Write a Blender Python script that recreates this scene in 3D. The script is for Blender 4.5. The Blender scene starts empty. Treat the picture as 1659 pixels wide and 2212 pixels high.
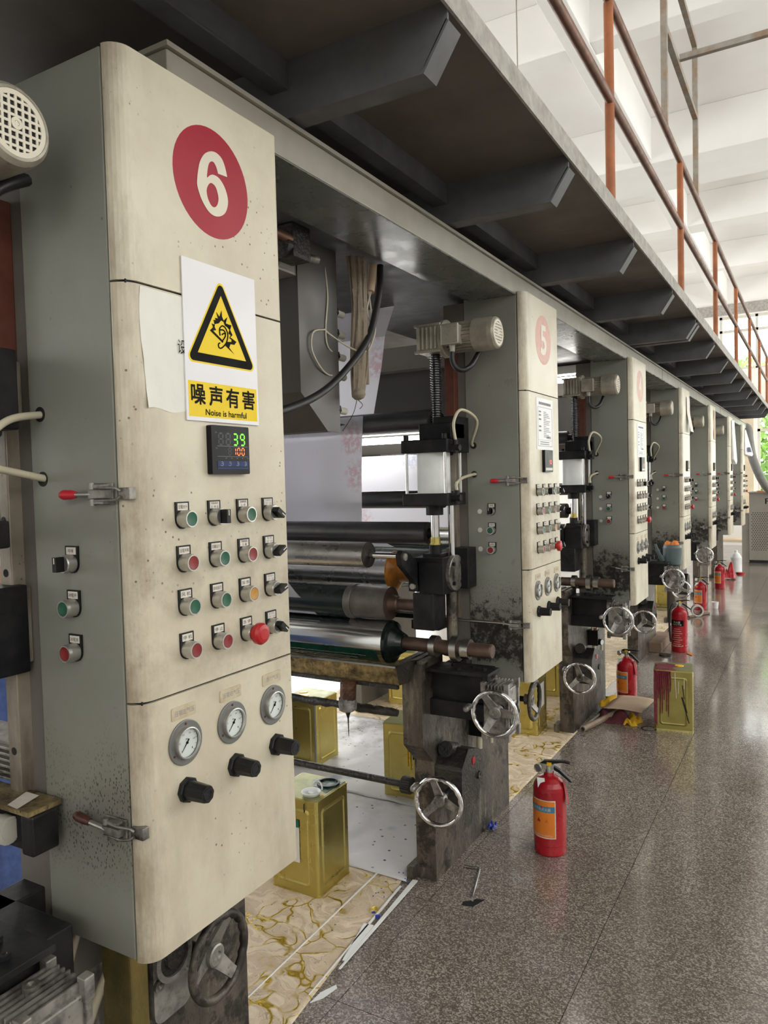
import bpy, bmesh, math, random
from mathutils import Vector, Matrix, geometry
PI = math.pi
sc = bpy.context.scene
C = sc.collection
rnd = random.Random(7)

# ------------------------------------------------------------------ camera
W_PX, H_PX, F_PX = 1659, 2212, 1620.9
cam_d = bpy.data.cameras.new('camera')
cam = bpy.data.objects.new('camera', cam_d); C.objects.link(cam)
cam_d.sensor_fit = 'VERTICAL'; cam_d.sensor_height = 36.0
cam_d.lens = 36.0 * F_PX / H_PX
cam_d.clip_start = 0.02; cam_d.clip_end = 200
cam.matrix_world = Matrix(((0.8660271, 0.00235314, 0.49999152, 0.0),
                           (0.49931848, 0.04801094, -0.86508728, 0.0),
                           (-0.02604073, 0.99884404, 0.0404038, 1.5),
                           (0, 0, 0, 1)))
sc.camera = cam

# ------------------------------------------------------------------ exposure, sky, window portals
sc.view_settings.view_transform = 'Standard'
sc.view_settings.look = 'None'
sc.view_settings.gamma = 1.0
sc.view_settings.use_curve_mapping = False
sc.view_settings.exposure = 0.33
sc.cycles.use_denoising = True
sc.cycles.max_bounces = 9
sc.cycles.diffuse_bounces = 5
sc.cycles.glossy_bounces = 4
sc.cycles.transparent_max_bounces = 8
sc.cycles.sample_clamp_indirect = 8.0
world = bpy.data.worlds.new('sky'); sc.world = world
world.use_nodes = True
bg = world.node_tree.nodes['Background']
bg.inputs[0].default_value = (1.0, 0.985, 0.955, 1)
bg.inputs[1].default_value = 5.0

def portal(x, y, z, rot, sx, sy):
    d = bpy.data.lights.new('window_portal', 'AREA'); d.shape = 'RECTANGLE'
    d.size = sx; d.size_y = sy; d.cycles.is_portal = True
    o = bpy.data.objects.new('window_portal', d); C.objects.link(o)
    o.location = (x, y, z); o.rotation_euler = rot
portal(1.4, 17.25, 4.15, (-PI/2, 0, 0), 6.3, 1.2)
portal(1.75, 17.25, 2.0, (-PI/2, 0, 0), 5.7, 2.1)
portal(5.25, 6.5, 3.85, (0, PI/2, 0), 2.0, 19.5)
portal(5.25, 11.3, 1.9, (0, PI/2, 0), 1.9, 9.5)
portal(-8.25, 6.5, 2.4, (0, -PI/2, 0), 3.0, 19.5)
portal(1.0, -4.25, 3.6, (PI/2, 0, 0), 5.4, 1.6)

# ------------------------------------------------------------------ materials
def srgb(r, g, b):
    f = lambda v: (v/255/12.92) if v/255 <= .04045 else ((v/255+.055)/1.055)**2.4
    return (f(r), f(g), f(b))
class NT:
    def __init__(s, name):
        s.m = bpy.data.materials.new(name); s.m.use_nodes = True
        s.t = s.m.node_tree; s.n = s.t.nodes; s.l = s.t.links
        s.b = s.n['Principled BSDF']; s.out = s.n['Material Output']
    def node(s, typ, ins=None, **kw):
        n = s.n.new(typ)
        for k, v in kw.items(): setattr(n, k, v)
        for k, v in (ins or {}).items(): s.put(n, k, v)
        return n
    def put(s, n, k, v):
        i = n.inputs[k]
        if isinstance(v, bpy.types.NodeSocket): s.l.new(v, i)
        elif isinstance(v, tuple) and len(v) == 3 and i.type == 'RGBA': i.default_value = (*v, 1)
        else: i.default_value = v
    def coord(s, shift=True):
        tc = s.node('ShaderNodeTexCoord').outputs['Object']
        if not shift: return tc
        oi = s.node('ShaderNodeObjectInfo').outputs['Random']
        mul = s.node('ShaderNodeMath', {0: oi, 1: 9.0}, operation='MULTIPLY').outputs[0]
        return s.node('ShaderNodeVectorMath', {0: tc, 1: mul}, operation='ADD').outputs[0]
    def noise(s, vec, scale, detail=4.0, rough=.55, dist=0.0):
        return s.node('ShaderNodeTexNoise', {'Vector': vec, 'Scale': scale, 'Detail': detail, 'Roughness': rough, 'Distortion': dist}).outputs[0]
    def vor(s, vec, scale, feat='F1', out='Distance'):
        return s.node('ShaderNodeTexVoronoi', {'Vector': vec, 'Scale': scale}, feature=feat).outputs[out]
    def rng(s, v, a, b, c=0.0, d=1.0):
        return s.node('ShaderNodeMapRange', {0: v, 1: a, 2: b, 3: c, 4: d}).outputs[0]
    def math(s, op, a, b=0.0, c=0.0):
        return s.node('ShaderNodeMath', {0: a, 1: b, 2: c}, operation=op).outputs[0]
    def mix(s, f, a, b):
        n = s.node('ShaderNodeMix', data_type='RGBA')
        s.put(n, 0, f); s.put(n, 6, a); s.put(n, 7, b)
        return n.outputs[2]
    def sep(s, v): return s.node('ShaderNodeSeparateXYZ', {0: v}).outputs
    def bump(s, h, strength, dist=.01):
        n = s.node('ShaderNodeBump', {'Height': h, 'Strength': strength, 'Distance': dist})
        s.l.new(n.outputs[0], s.b.inputs['Normal'])
MATS = {}
def M(name, rgb, rough=.5, metal=0.0, var=.1, scale=7, dirt=0, dcol=(.03, .025, .02), dscale=3, specks=0, sscale=70, bump=0, bscale=60, streak=False, emit=0, spec=.5):
    k = NT(name); v = k.coord()
    n = k.noise(v, scale, 5)
    lo = tuple(c*(1-var) for c in rgb); hi = tuple(min(1, c*(1+var)) for c in rgb)
    col = k.mix(k.rng(n, .3, .7), lo, hi)
    if dirt:
        vv = v
        if streak: vv = k.node('ShaderNodeVectorMath', {0: v, 1: (1, 1, .22)}, operation='MULTIPLY').outputs[0]
        d = k.noise(vv, dscale, 9, .68)
        col = k.mix(k.math('MULTIPLY', k.rng(d, .44, .66), dirt), col, dcol)
    if specks:
        d = k.vor(v, sscale); gate = k.noise(v, dscale*.8, 3)
        f = k.math('MULTIPLY', k.rng(d, .10, .17, 1, 0), k.rng(gate, .5, .62))
        col = k.mix(k.math('MULTIPLY', f, specks), col, dcol)
    k.l.new(col, k.b.inputs['Base Color'])
    k.b.inputs['Metallic'].default_value = metal; k.b.inputs['Specular IOR Level'].default_value = spec
    k.l.new(k.rng(k.noise(v, scale*2.3, 5), .3, .7, max(.02, rough*.8), min(1, rough*1.2)), k.b.inputs['Roughness'])
    if bump: k.bump(k.noise(v, bscale, 6), bump)
    if emit:
        k.b.inputs['Emission Color'].default_value = (*rgb, 1); k.b.inputs['Emission Strength'].default_value = emit
    MATS[name] = k.m
    return k
M('white_plaster', srgb(248, 246, 244), .8, var=.02, scale=1.2, dirt=.1, dcol=srgb(200, 190, 180), dscale=.9)
M('rough_concrete', srgb(170, 165, 160), .9, var=.25, scale=25, specks=.5, sscale=40)
M('soffit_tone', srgb(104, 108, 102), .28, var=.1, dirt=.4, dcol=srgb(84, 84, 78), dscale=4)
M('beam_paint', srgb(152, 147, 135), .45, var=.06, dirt=.5, dcol=srgb(120, 112, 100), dscale=2.2)
M('catwalk_steel', srgb(92, 93, 95), .55, var=.12, dirt=.5, dcol=srgb(60, 56, 52), dscale=4)
M('deck_plate', srgb(104, 97, 90), .5, var=.12, scale=3, dirt=.6, dcol=srgb(80, 68, 58), dscale=2)
M('deck_edge', srgb(166, 162, 156), .8, var=.18, scale=30, dirt=.5, dcol=srgb(120, 114, 108), dscale=12, bump=.3)
M('rust_post', srgb(168, 100, 58), .6, var=.15, scale=9, dirt=.5, dcol=srgb(120, 64, 36), dscale=6)
M('rust_rail', srgb(116, 78, 60), .45, metal=.3, var=.2, scale=14, dirt=.7, dcol=srgb(80, 54, 42), dscale=9)
M('bare_tube', srgb(160, 156, 148), .5, metal=.4, var=.15, scale=20, dirt=.8, dcol=srgb(150, 110, 70), dscale=8)
M('black_gap', (.008, .008, .008), .7)
M('black_plastic', (.008, .008, .009), .42, var=.2, scale=40, spec=.3)
M('black_steel', (.008, .008, .010), .45, spec=.25, var=.3, scale=20, dirt=.4, dcol=(.05, .045, .04), dscale=10)
M('oily_black', (.012, .011, .010), .35, var=.5, scale=30, dirt=.6, dcol=(.06, .045, .03), dscale=14, bump=.6, bscale=90)
M('chrome', (.72, .72, .73), .12, metal=1, var=.05, dirt=.3, dcol=(.14, .12, .10), dscale=9)
M('worn_aluminium', (.33, .31, .285), .42, metal=.6, var=.2, scale=30, dirt=1, dcol=(.035, .028, .022), dscale=14, specks=.6)
M('motor_paint', srgb(176, 170, 156), .42, metal=.35, var=.08, dirt=.6, dcol=srgb(110, 98, 84), dscale=9, specks=.5)
M('brushed_steel', (.42, .41, .39), .3, metal=1, var=.1, scale=5)
M('dark_roller', (.10, .10, .105), .36, metal=.85, var=.15, scale=12)
M('mirror_steel', (.74, .75, .76), .3, metal=1, var=.05, scale=3)
M('rubber_green', (.006, .012, .011), .25, var=.5, scale=5)
M('roller_end', (.13, .115, .105), .5, metal=.5, var=.25, scale=18)
M('rusty_shaft', (.13, .085, .065), .5, metal=.6, var=.3, scale=25)
M('orange_hub', (.55, .20, .02), .35, var=.3, scale=14, dirt=.8, dcol=(.16, .05, .01), dscale=12)
M('inked_pan', srgb(150, 132, 92), .38, metal=.6, var=.5, scale=45, dirt=.9, dcol=srgb(50, 38, 28), dscale=16, specks=1, sscale=70, bump=.6)
M('stained_iron', srgb(98, 89, 80), .45, metal=.2, var=.3, scale=9, dirt=1, dcol=srgb(30, 26, 22), dscale=5, specks=1, sscale=55, bump=.35, streak=True)

def grime(name, blot, dark, streak, pale):
    """black ink blots and pale runs on top of an iron material"""
    m = MATS[name]; k = NT.__new__(NT); k.m = m; k.t = m.node_tree; k.n = k.t.nodes; k.l = k.t.links; k.b = k.n['Principled BSDF']
    col = k.b.inputs['Base Color'].links[0].from_socket; v = k.coord()
    b = k.math('MULTIPLY', k.rng(k.noise(v, blot, 9, .74), .50, .58), .85)
    sv = k.node('ShaderNodeVectorMath', {0: v, 1: (1, 1, .16)}, operation='MULTIPLY').outputs[0]
    s = k.math('MULTIPLY', k.rng(k.noise(sv, streak, 8, .7), .54, .66), .6)
    k.l.new(k.mix(b, k.mix(s, col, pale), dark), k.b.inputs['Base Color'])
grime('stained_iron', 9, srgb(26, 23, 20), 22, srgb(150, 144, 122))
M('frame_paint', srgb(108, 104, 98), .5, var=.1, scale=6, dirt=.8, dcol=srgb(92, 80, 74), dscale=3, specks=.9, sscale=90)
M('rail_wood', srgb(92, 44, 28), .7, var=.25, scale=20, dirt=.7, dcol=srgb(70, 38, 26), dscale=7)
M('rail_steel', srgb(150, 140, 126), .4, metal=.3, var=.2, scale=15, dirt=1, dcol=srgb(58, 44, 32), dscale=7, specks=.6, streak=True)
M('hood_grey', srgb(74, 72, 69), .5, var=.1, scale=3, dirt=.5, dcol=srgb(80, 68, 62), dscale=3)
M('cloth_beige', srgb(142, 130, 114), .95, var=.12, scale=30, dirt=.5, dcol=srgb(120, 104, 86), dscale=8, bump=.5)
M('cable_black', (.012, .012, .013), .5)
M('hose_clear', srgb(196, 188, 164), .25, var=.1)
M('white_cable', srgb(190, 180, 160), .5)
M('number_red', srgb(156, 12, 42), .35, var=.03, spec=.3)
M('number_pink', srgb(206, 158, 144), .45, var=.06, scale=20)
M('number_cream', srgb(214, 206, 188), .4, var=.03)
M('sign_white', srgb(222, 220, 224), .35, var=.02)
M('sign_yellow', srgb(232, 200, 8), .4, var=.02, spec=.25)
M('print_black', (.006, .006, .006), .6, var=.05, spec=.1)
M('print_grey', srgb(130, 130, 134), .7, var=.05)
M('paper_white', srgb(226, 224, 216), .8, var=.03, scale=9, bump=.3, bscale=14)
M('label_strip', srgb(214, 206, 196), .5, var=.06, scale=60)
M('label_worn', srgb(196, 184, 158), .5, var=.1, scale=40, dirt=.4, dcol=srgb(150, 120, 84), dscale=30)
M('bezel_silver', (.50, .49, .46), .34, metal=.85, var=.1, scale=60)
M('cap_green', (.008, .09, .048), .4, var=.1, scale=60)
M('cap_red', (.21, .013, .014), .4, var=.1, scale=60)
M('cap_amber', (.46, .23, .04), .4, var=.1, scale=60)
M('cap_pale', srgb(200, 198, 190), .5, var=.08)
M('stop_red', (.42, .012, .016), .35, var=.1)
M('display_black', (.006, .006, .008), .4, var=.1, spec=.2)
M('display_blue', (.012, .03, .12), .4, var=.1, spec=.2)
M('display_line', srgb(90, 92, 96), .4)
M('segment_off', (.018, .02, .02), .4)
M('segment_green', (.15, 1.0, .02), .4, emit=1.1)
M('segment_orange', (1.0, .16, .02), .4, emit=1.3)
M('gauge_flange', srgb(116, 116, 114), .4, metal=.3, var=.06)
M('gauge_dial', srgb(206, 212, 210), .3, var=.03)
M('rust_screw', srgb(90, 40, 34), .6)
M('red_grip', (.50, .015, .03), .4)
M('dark_grip', (.06, .02, .015), .35)
M('tin_gold', (.58, .49, .16), .3, metal=.9, var=.06, scale=4, dirt=.3, dcol=(.34, .24, .03), dscale=5)
M('tin_dull', (.34, .29, .09), .42, metal=.75, var=.1, scale=4, dirt=.4, dcol=(.2, .15, .03), dscale=6)
M('tin_top', (.36, .36, .16), .35, metal=.6, var=.2, scale=9, dirt=.6, dcol=(.05, .08, .05), dscale=9)
M('tin_seam', (.28, .30, .32), .35, metal=.9)
M('ink_dark', (.006, .008, .012), .2)
M('ink_yellow', (.85, .48, .005), .25)
M('ink_blue', (.01, .03, .3), .3)
M('ink_wine', (.16, .01, .025), .28, var=.3)
M('plastic_white', srgb(232, 234, 234), .35)
M('label_green', (.01, .16, .11), .4)
M('ext_red', (.36, .006, .014), .28, var=.08, scale=5)
M('ext_orange', (.78, .22, .025), .4, var=.08, scale=9)
M('ext_blue', (.05, .23, .36), .4)
M('ext_tag', (.35, .02, .03), .6)
M('cardboard', srgb(196, 172, 148), .85, var=.08)
M('cloth_yellow', (.62, .36, .01), .8, var=.2, scale=20)
M('cloth_wine', (.09, .012, .02), .85, var=.3, scale=20)
M('timber', srgb(134, 110, 92), .8, var=.2, scale=12, dirt=.4)
M('pot_blue', srgb(92, 108, 110), .4, var=.1, dirt=.4)
M('rag_orange', (.7, .23, .06), .9, var=.2, scale=20)
M('machine_grey', srgb(134, 128, 120), .5, var=.08, scale=3, dirt=.4, dcol=srgb(104, 92, 84))
M('duct_grey', srgb(128, 128, 124), .6, var=.12, scale=12)
M('cart_cream', srgb(226, 208, 180), .6, var=.08)
M('skin', srgb(206, 160, 134), .55, var=.05)
M('hair', (.012, .01, .009), .5)
M('shirt', srgb(228, 230, 236), .85, var=.05, scale=14)
M('jeans', srgb(84, 106, 164), .9, var=.2, scale=30, bump=.4, bscale=80)
M('shoe', (.02, .02, .022), .6)
M('leaf', srgb(120, 160, 70), .6, var=.4, scale=2)
M('bark', srgb(96, 80, 64), .9, var=.3, scale=10)
M('outside_paving', srgb(170, 168, 160), .9, var=.1)
M('window_frame', srgb(214, 210, 200), .5, var=.05)
M('tube_glow', (1.0, .98, .93), .5, emit=20)
M('fixture_white', srgb(226, 226, 222), .5)
M('foam_grey', srgb(176, 172, 160), .8)

# cream enamel with hand grime and small chips
k = M('cream_enamel', srgb(207, 199, 178), .36, var=.035, scale=3, dirt=.36, dcol=srgb(160, 140, 114), dscale=2.6, specks=0)
v = k.coord(); col = k.b.inputs['Base Color'].links[0].from_socket
gate = k.noise(v, 5, 4)
f = k.math('MULTIPLY', k.rng(k.vor(v, 62), .09, .15, 1, 0), k.rng(gate, .52, .62))
col = k.mix(k.math('MULTIPLY', f, .9), col, srgb(84, 66, 52))
yy = k.sep(k.coord(False))[1]; zz = k.sep(k.coord(False))[2]
vs_ = k.node('ShaderNodeVectorMath', {0: v, 1: (1, 1, .35)}, operation='MULTIPLY').outputs[0]
edge = k.math('MULTIPLY', k.rng(yy, -.19, -.11, 1, 0), k.rng(k.noise(vs_, 9, 7, .7), .44, .64))
hand = k.math('MULTIPLY', k.math('MULTIPLY', k.rng(zz, .30, .48), k.rng(zz, .62, .85, 1, 0)), k.rng(k.noise(v, 11, 7, .7), .46, .68))
low = k.math('MULTIPLY', k.rng(zz, .10, .38, 1, 0), k.rng(k.noise(vs_, 7, 8, .72), .48, .72))
gr = k.math('MINIMUM', k.math('ADD', k.math('ADD', k.math('MULTIPLY', edge, .55), k.math('MULTIPLY', hand, .38)), k.math('MULTIPLY', low, .4)), .8)
k.l.new(k.mix(gr, col, srgb(108, 88, 68)), k.b.inputs['Base Color'])
# grey enamel of the cabinet sides: oily smears plus ink spatter in a belt near the lower latch
k = M('grey_enamel', srgb(134, 136, 128), .34, var=.04, scale=2.5, dirt=.32, dcol=srgb(120, 106, 92), dscale=2.4)
v = k.coord(); col = k.b.inputs['Base Color'].links[0].from_socket
z = k.math('ADD', k.sep(k.coord(False))[2], .743)
belt = k.math('MULTIPLY', k.rng(z, .82, .97), k.rng(z, 1.0, 1.15, 1, 0))
belt = k.math('ADD', k.math('MULTIPLY', belt, k.rng(k.noise(v, 4, 4), .3, .62)), .05)
sp = k.rng(k.vor(k.node('ShaderNodeVectorMath', {0: v, 1: (1, 1, .55)}, operation='MULTIPLY').outputs[0], 230), .2, .34, 1, 0)
f1 = k.math('MULTIPLY', sp, k.rng(belt, .1, .5))
sp2 = k.math('MULTIPLY', k.rng(k.vor(v, 34), .05, .09, 1, 0), k.rng(k.noise(v, 6, 3), .5, .6))
f = k.math('MINIMUM', k.math('ADD', f1, k.math('MULTIPLY', sp2, .8)), 1.0)
k.l.new(k.mix(k.math('MULTIPLY', f, .88), k.mix(k.math('MULTIPLY', belt, .45), col, srgb(84, 72, 62)), srgb(36, 30, 27)), k.b.inputs['Base Color'])
# the same enamel with the heavy black ink spatter of the later units
m_ = MATS['grey_enamel'].copy(); m_.name = 'grey_enamel_inked'; MATS['grey_enamel_inked'] = m_
k = NT.__new__(NT); k.m = m_; k.t = m_.node_tree; k.n = k.t.nodes; k.l = k.t.links; k.b = k.n['Principled BSDF']
col = k.b.inputs['Base Color'].links[0].from_socket; v = k.coord(); z = k.math('ADD', k.sep(k.coord(False))[2], .743)
band = k.math('MULTIPLY', k.rng(z, .77, .84), k.rng(z, .94, 1.10, 1, 0))
ink = k.math('MULTIPLY', k.rng(k.math('ADD', k.noise(v, 26, 9, .78), k.math('MULTIPLY', band, .16)), .58, .66), k.rng(band, .02, .25))
k.l.new(k.mix(k.math('MULTIPLY', ink, .92), k.mix(k.math('MULTIPLY', band, .45), col, srgb(70, 58, 50)), srgb(24, 21, 19)), k.b.inputs['Base Color'])
# terrazzo tile
k = NT('terrazzo'); MATS['terrazzo'] = k.m; v = k.coord()
cell = k.sep(k.vor(v, 235, out='Color'))[0]
n2 = k.noise(v, 300, 3)
chip = k.math('ADD', k.math('MULTIPLY', cell, .6), k.math('MULTIPLY', n2, .5))
col = k.mix(k.rng(chip, .38, .56), srgb(92, 82, 76), srgb(122, 112, 104))
col = k.mix(k.rng(chip, .62, .78), col, srgb(168, 159, 150))
big = k.noise(v, 2.2, 5)
col = k.mix(k.math('MULTIPLY', k.rng(big, .5, .75), .45), col, srgb(92, 80, 74))
k.l.new(col, k.b.inputs['Base Color'])
k.l.new(k.rng(k.noise(v, 3.5, 6), .3, .7, .10, .24), k.b.inputs['Roughness'])
k.b.inputs['Specular IOR Level'].default_value = .8
k.b.inputs['Coat Weight'].default_value = .45; k.b.inputs['Coat Roughness'].default_value = .09
M('tile_joint', srgb(60, 52, 48), .7)
# crumpled beige film splashed with gold ink
k = NT('gold_film'); MATS['gold_film'] = k.m; v = k.coord(False)
wv = k.node('ShaderNodeVectorMath', {0: v, 1: k.node('ShaderNodeVectorMath', {0: k.node('ShaderNodeTexNoise', {'Vector': v, 'Scale': 5.0}).outputs[1], 1: (.35, .35, .35)}, operation='MULTIPLY').outputs[0]}, operation='ADD').outputs[0]
vein = k.rng(k.vor(wv, 9.5, 'DISTANCE_TO_EDGE'), .015, .055, 1, 0)
pat = k.rng(k.noise(v, 5.5, 4), .44, .52)
blot = k.rng(k.noise(wv, 7, 5), .66, .70)
gm = k.math('MINIMUM', k.math('ADD', k.math('MULTIPLY', vein, pat), blot), 1.0)
dk = k.math('MULTIPLY', k.rng(k.vor(v, 26), .06, .1, 1, 0), k.rng(k.noise(v, 3, 3), .5, .6))
fold = k.noise(k.node('ShaderNodeVectorMath', {0: wv, 1: (1.0, 2.4, 1)}, operation='MULTIPLY').outputs[0], 9, 4, .55, .7)
col = k.mix(k.rng(fold, .35, .7), srgb(200, 178, 152), srgb(236, 220, 196))
line = k.math('MULTIPLY', k.rng(k.math('ABSOLUTE', k.math('SUBTRACT', fold, .5)), 0, .010, 1, 0), .55)
col = k.mix(line, col, srgb(88, 68, 60))
col = k.mix(gm, col, (.62, .44, .06)); col = k.mix(dk, col, (.02, .022, .05))
k.l.new(col, k.b.inputs['Base Color']); k.l.new(k.math('MULTIPLY', gm, .85), k.b.inputs['Metallic'])
k.l.new(k.rng(gm, 0, 1, .5, .25), k.b.inputs['Roughness'])
k.bump(k.math('ADD', fold, k.noise(v, 40, 4)), .5, .012)
# white film on the floor with blue and black ink drops
k = NT('white_film'); MATS['white_film'] = k.m; v = k.coord(False)
d1 = k.math('MULTIPLY', k.rng(k.vor(v, 24), .10, .17, 1, 0), k.rng(k.noise(v, 3.6, 3), .45, .53))
d2 = k.math('MULTIPLY', k.rng(k.vor(v, 9), .2, .36, 1, 0), k.rng(k.noise(v, 2.5, 3), .48, .56))
gr = k.rng(k.noise(v, 5, 8, .75), .42, .62)
far = k.rng(k.sep(v)[1], .35, .75)
col = k.mix(k.math('MULTIPLY', k.math('MULTIPLY', gr, far), .8), srgb(226, 226, 232), srgb(128, 122, 106))
col = k.mix(k.math('MULTIPLY', d2, .5), col, srgb(110, 140, 186)); col = k.mix(d1, col, srgb(40, 44, 60))
k.l.new(col, k.b.inputs['Base Color']); k.b.inputs['Roughness'].default_value = .42
k.bump(k.noise(v, 12, 5), .35, .01)
# printed film web: pale ground, scattered red and blue flower motifs, light passes through it
k = NT('printed_film'); MATS['printed_film'] = k.m; v = k.coord(False)
wv = k.node('ShaderNodeVectorMath', {0: v, 1: (1, 1, .8)}, operation='MULTIPLY').outputs[0]
vn = k.node('ShaderNodeTexVoronoi', {'Vector': wv, 'Scale': 5.2}); dist = vn.outputs['Distance']; cid = k.sep(vn.outputs['Color'])
fl = k.math('MULTIPLY', k.rng(k.math('ADD', dist, k.math('MULTIPLY', k.noise(v, 34, 4), .30)), .33, .50, 1, 0), k.rng(k.noise(v, 60, 3), .4, .56))
red = k.math('MULTIPLY', fl, k.rng(cid[0], .55, .56)); blue = k.math('MULTIPLY', fl, k.rng(cid[0], .36, .35))
col = k.mix(k.math('MULTIPLY', red, .38), srgb(240, 240, 250), srgb(206, 60, 96)); col = k.mix(k.math('MULTIPLY', blue, .34), col, srgb(84, 120, 190))
k.l.new(col, k.b.inputs['Base Color']); k.b.inputs['Roughness'].default_value = .45
tr = k.node('ShaderNodeBsdfTranslucent', {'Color': col})
mx = k.node('ShaderNodeMixShader', {0: .65, 1: k.b.outputs[0], 2: tr.outputs[0]}); k.l.new(mx.outputs[0], k.out.inputs[0])
# etched chrome print cylinder (fine engraving, green ink at the foot)
k = M('print_chrome', (.70, .73, .74), .13, metal=1, var=.06, scale=4)
# perforated and glass
k = NT('pane_glass'); MATS['pane_glass'] = k.m
gl = k.node('ShaderNodeBsdfGlossy', {'Roughness': .02}); tp = k.node('ShaderNodeBsdfTransparent', {'Color': (.97, .985, .98)})
mx = k.node('ShaderNodeMixShader', {0: .06, 1: tp.outputs[0], 2: gl.outputs[0]}); k.l.new(mx.outputs[0], k.out.inputs[0])

# ------------------------------------------------------------------ mesh building
class MB:
    def __init__(s): s.v = []; s.f = []; s.sm = []; s.M = None
    def add(s, vs, fs, smooth=False):
        b = len(s.v)
        for p in vs:
            p = Vector(p)
            s.v.append(s.M @ p if s.M is not None else p)
        for f in fs: s.f.append(tuple(b+i for i in f)); s.sm.append(smooth)
        return s
    def box(s, x0, x1, y0, y1, z0, z1):
        return s.add([(x0,y0,z0),(x1,y0,z0),(x1,y1,z0),(x0,y1,z0),(x0,y0,z1),(x1,y0,z1),(x1,y1,z1),(x0,y1,z1)],
                     [(0,3,2,1),(4,5,6,7),(0,1,5,4),(1,2,6,5),(2,3,7,6),(3,0,4,7)])
    def prism(s, pts, axis, a0, a1, smooth=False):
        if sum(pts[i-1][0]*pts[i][1]-pts[i][0]*pts[i-1][1] for i in range(len(pts))) < 0: pts = pts[::-1]
        P = {'x': lambda p, a: (a, p[0], p[1]), 'y': lambda p, a: (p[0], a, p[1]), 'z': lambda p, a: (p[0], p[1], a)}[axis]
        n = len(pts); vs = [P(p, a0) for p in pts]+[P(p, a1) for p in pts]
        s.add(vs, [(i, (i+1) % n, n+(i+1) % n, n+i) for i in range(n)], smooth)
        s.add(vs[:n], [tuple(range(n-1, -1, -1))]); s.add(vs[n:], [tuple(range(n))])
        return s
    def lathe(s, p, d, prof, n=20, smooth=True):
        d = Vector(d).normalized(); a = d.orthogonal().normalized(); b = d.cross(a); p = Vector(p)
        def ring(t, r): return [p+d*t+(a*math.cos(2*PI*i/n)+b*math.sin(2*PI*i/n))*r for i in range(n)]
        for (t0, r0), (t1, r1) in zip(prof, prof[1:]):
            if r0 < 1e-6:
                s.add([p+d*t0]+ring(t1, r1), [(0, 1+(i+1) % n, 1+i) for i in range(n)], False)
            elif r1 < 1e-6:
                s.add(ring(t0, r0)+[p+d*t1], [(i, (i+1) % n, n) for i in range(n)], False)
            else:
                flat = abs(t1-t0) < 1e-6
                s.add(ring(t0, r0)+ring(t1, r1), [(i, (i+1) % n, n+(i+1) % n, n+i) for i in range(n)], smooth and not flat)
        return s
    def cyl(s, p0, p1, r, r1=None, n=20):
        p0 = Vector(p0); p1 = Vector(p1); L = (p1-p0).length; r1 = r if r1 is None else r1
        return s.lathe(p0, p1-p0, [(0, 0), (0, r), (L, r1), (L, 0)], n)
    def tube(s, pts, r, n=8, closed=False, smoothn=0):
        pts = [Vector(p) for p in pts]
        if smoothn:
            q = []
            for i in range(len(pts)-1):
                p0, p1, p2, p3 = pts[max(0, i-1)], pts[i], pts[i+1], pts[min(len(pts)-1, i+2)]
                for j in range(smoothn):
                    t = j/smoothn
                    q.append(.5*((2*p1)+(p2-p0)*t+(2*p0-5*p1+4*p2-p3)*t*t+(3*p1-p0-3*p2+p3)*t**3))
            pts = q+[pts[-1]]
        m = len(pts); rings = []; a = None
        for i in range(m):
            d = (pts[(i+1) % m if closed else min(i+1, m-1)]-pts[i-1 if closed else max(i-1, 0)])
            if d.length < 1e-9: d = Vector((0, 0, 1))
            d.normalize()
            a = d.orthogonal().normalized() if a is None else (a-d*a.dot(d)).normalized()
            b = d.cross(a); rr = r[i*len(r)//m] if isinstance(r, (list, tuple)) else r
            rings.append([pts[i]+(a*math.cos(2*PI*j/n)+b*math.sin(2*PI*j/n))*rr for j in range(n)])
        vs = [p for q in rings for p in q]; fs = []
        for i in range(m if closed else m-1):
            for j in range(n):
                i2 = (i+1) % m
                fs.append((i*n+j, i*n+(j+1) % n, i2*n+(j+1) % n, i2*n+j))
        s.add(vs, fs, True)
        if not closed: s.add(rings[0], [tuple(range(n))[::-1]]); s.add(rings[-1], [tuple(range(n))])
        return s
    def grid(s, fn, nu, nv, smooth=True):
        vs = [fn(i/nu, j/nv) for j in range(nv+1) for i in range(nu+1)]
        return s.add(vs, [(j*(nu+1)+i, j*(nu+1)+i+1, (j+1)*(nu+1)+i+1, (j+1)*(nu+1)+i) for j in range(nv) for i in range(nu)], smooth)
    def poly(s, pts3):
        tris = geometry.tessellate_polygon([[Vector(p) for p in pts3]])
        return s.add(pts3, tris)
    def mesh(s, name, off=Vector((0, 0, 0))):
        m = bpy.data.meshes.new(name)
        m.from_pydata([tuple(p-off) for p in s.v], [], s.f)
        m.polygons.foreach_set('use_smooth', s.sm)
        bm = bmesh.new(); bm.from_mesh(m); bmesh.ops.recalc_face_normals(bm, faces=bm.faces); bm.to_mesh(m); bm.free(); m.update()
        return m
def rrect(x0, x1, y0, y1, r, n=4):
    o = []
    for cx, cy, a in ((x1-r, y1-r, 0), (x0+r, y1-r, 90), (x0+r, y0+r, 180), (x1-r, y0+r, 270)):
        o += [(cx+r*math.cos(math.radians(a+90*i/n)), cy+r*math.sin(math.radians(a+90*i/n))) for i in range(n+1)]
    return o
def circ(x, y, r, n=32, ry=None): return [(x+r*math.cos(2*PI*i/n), y+(ry or r)*math.sin(2*PI*i/n)) for i in range(n)]
FONTC = {}
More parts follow.
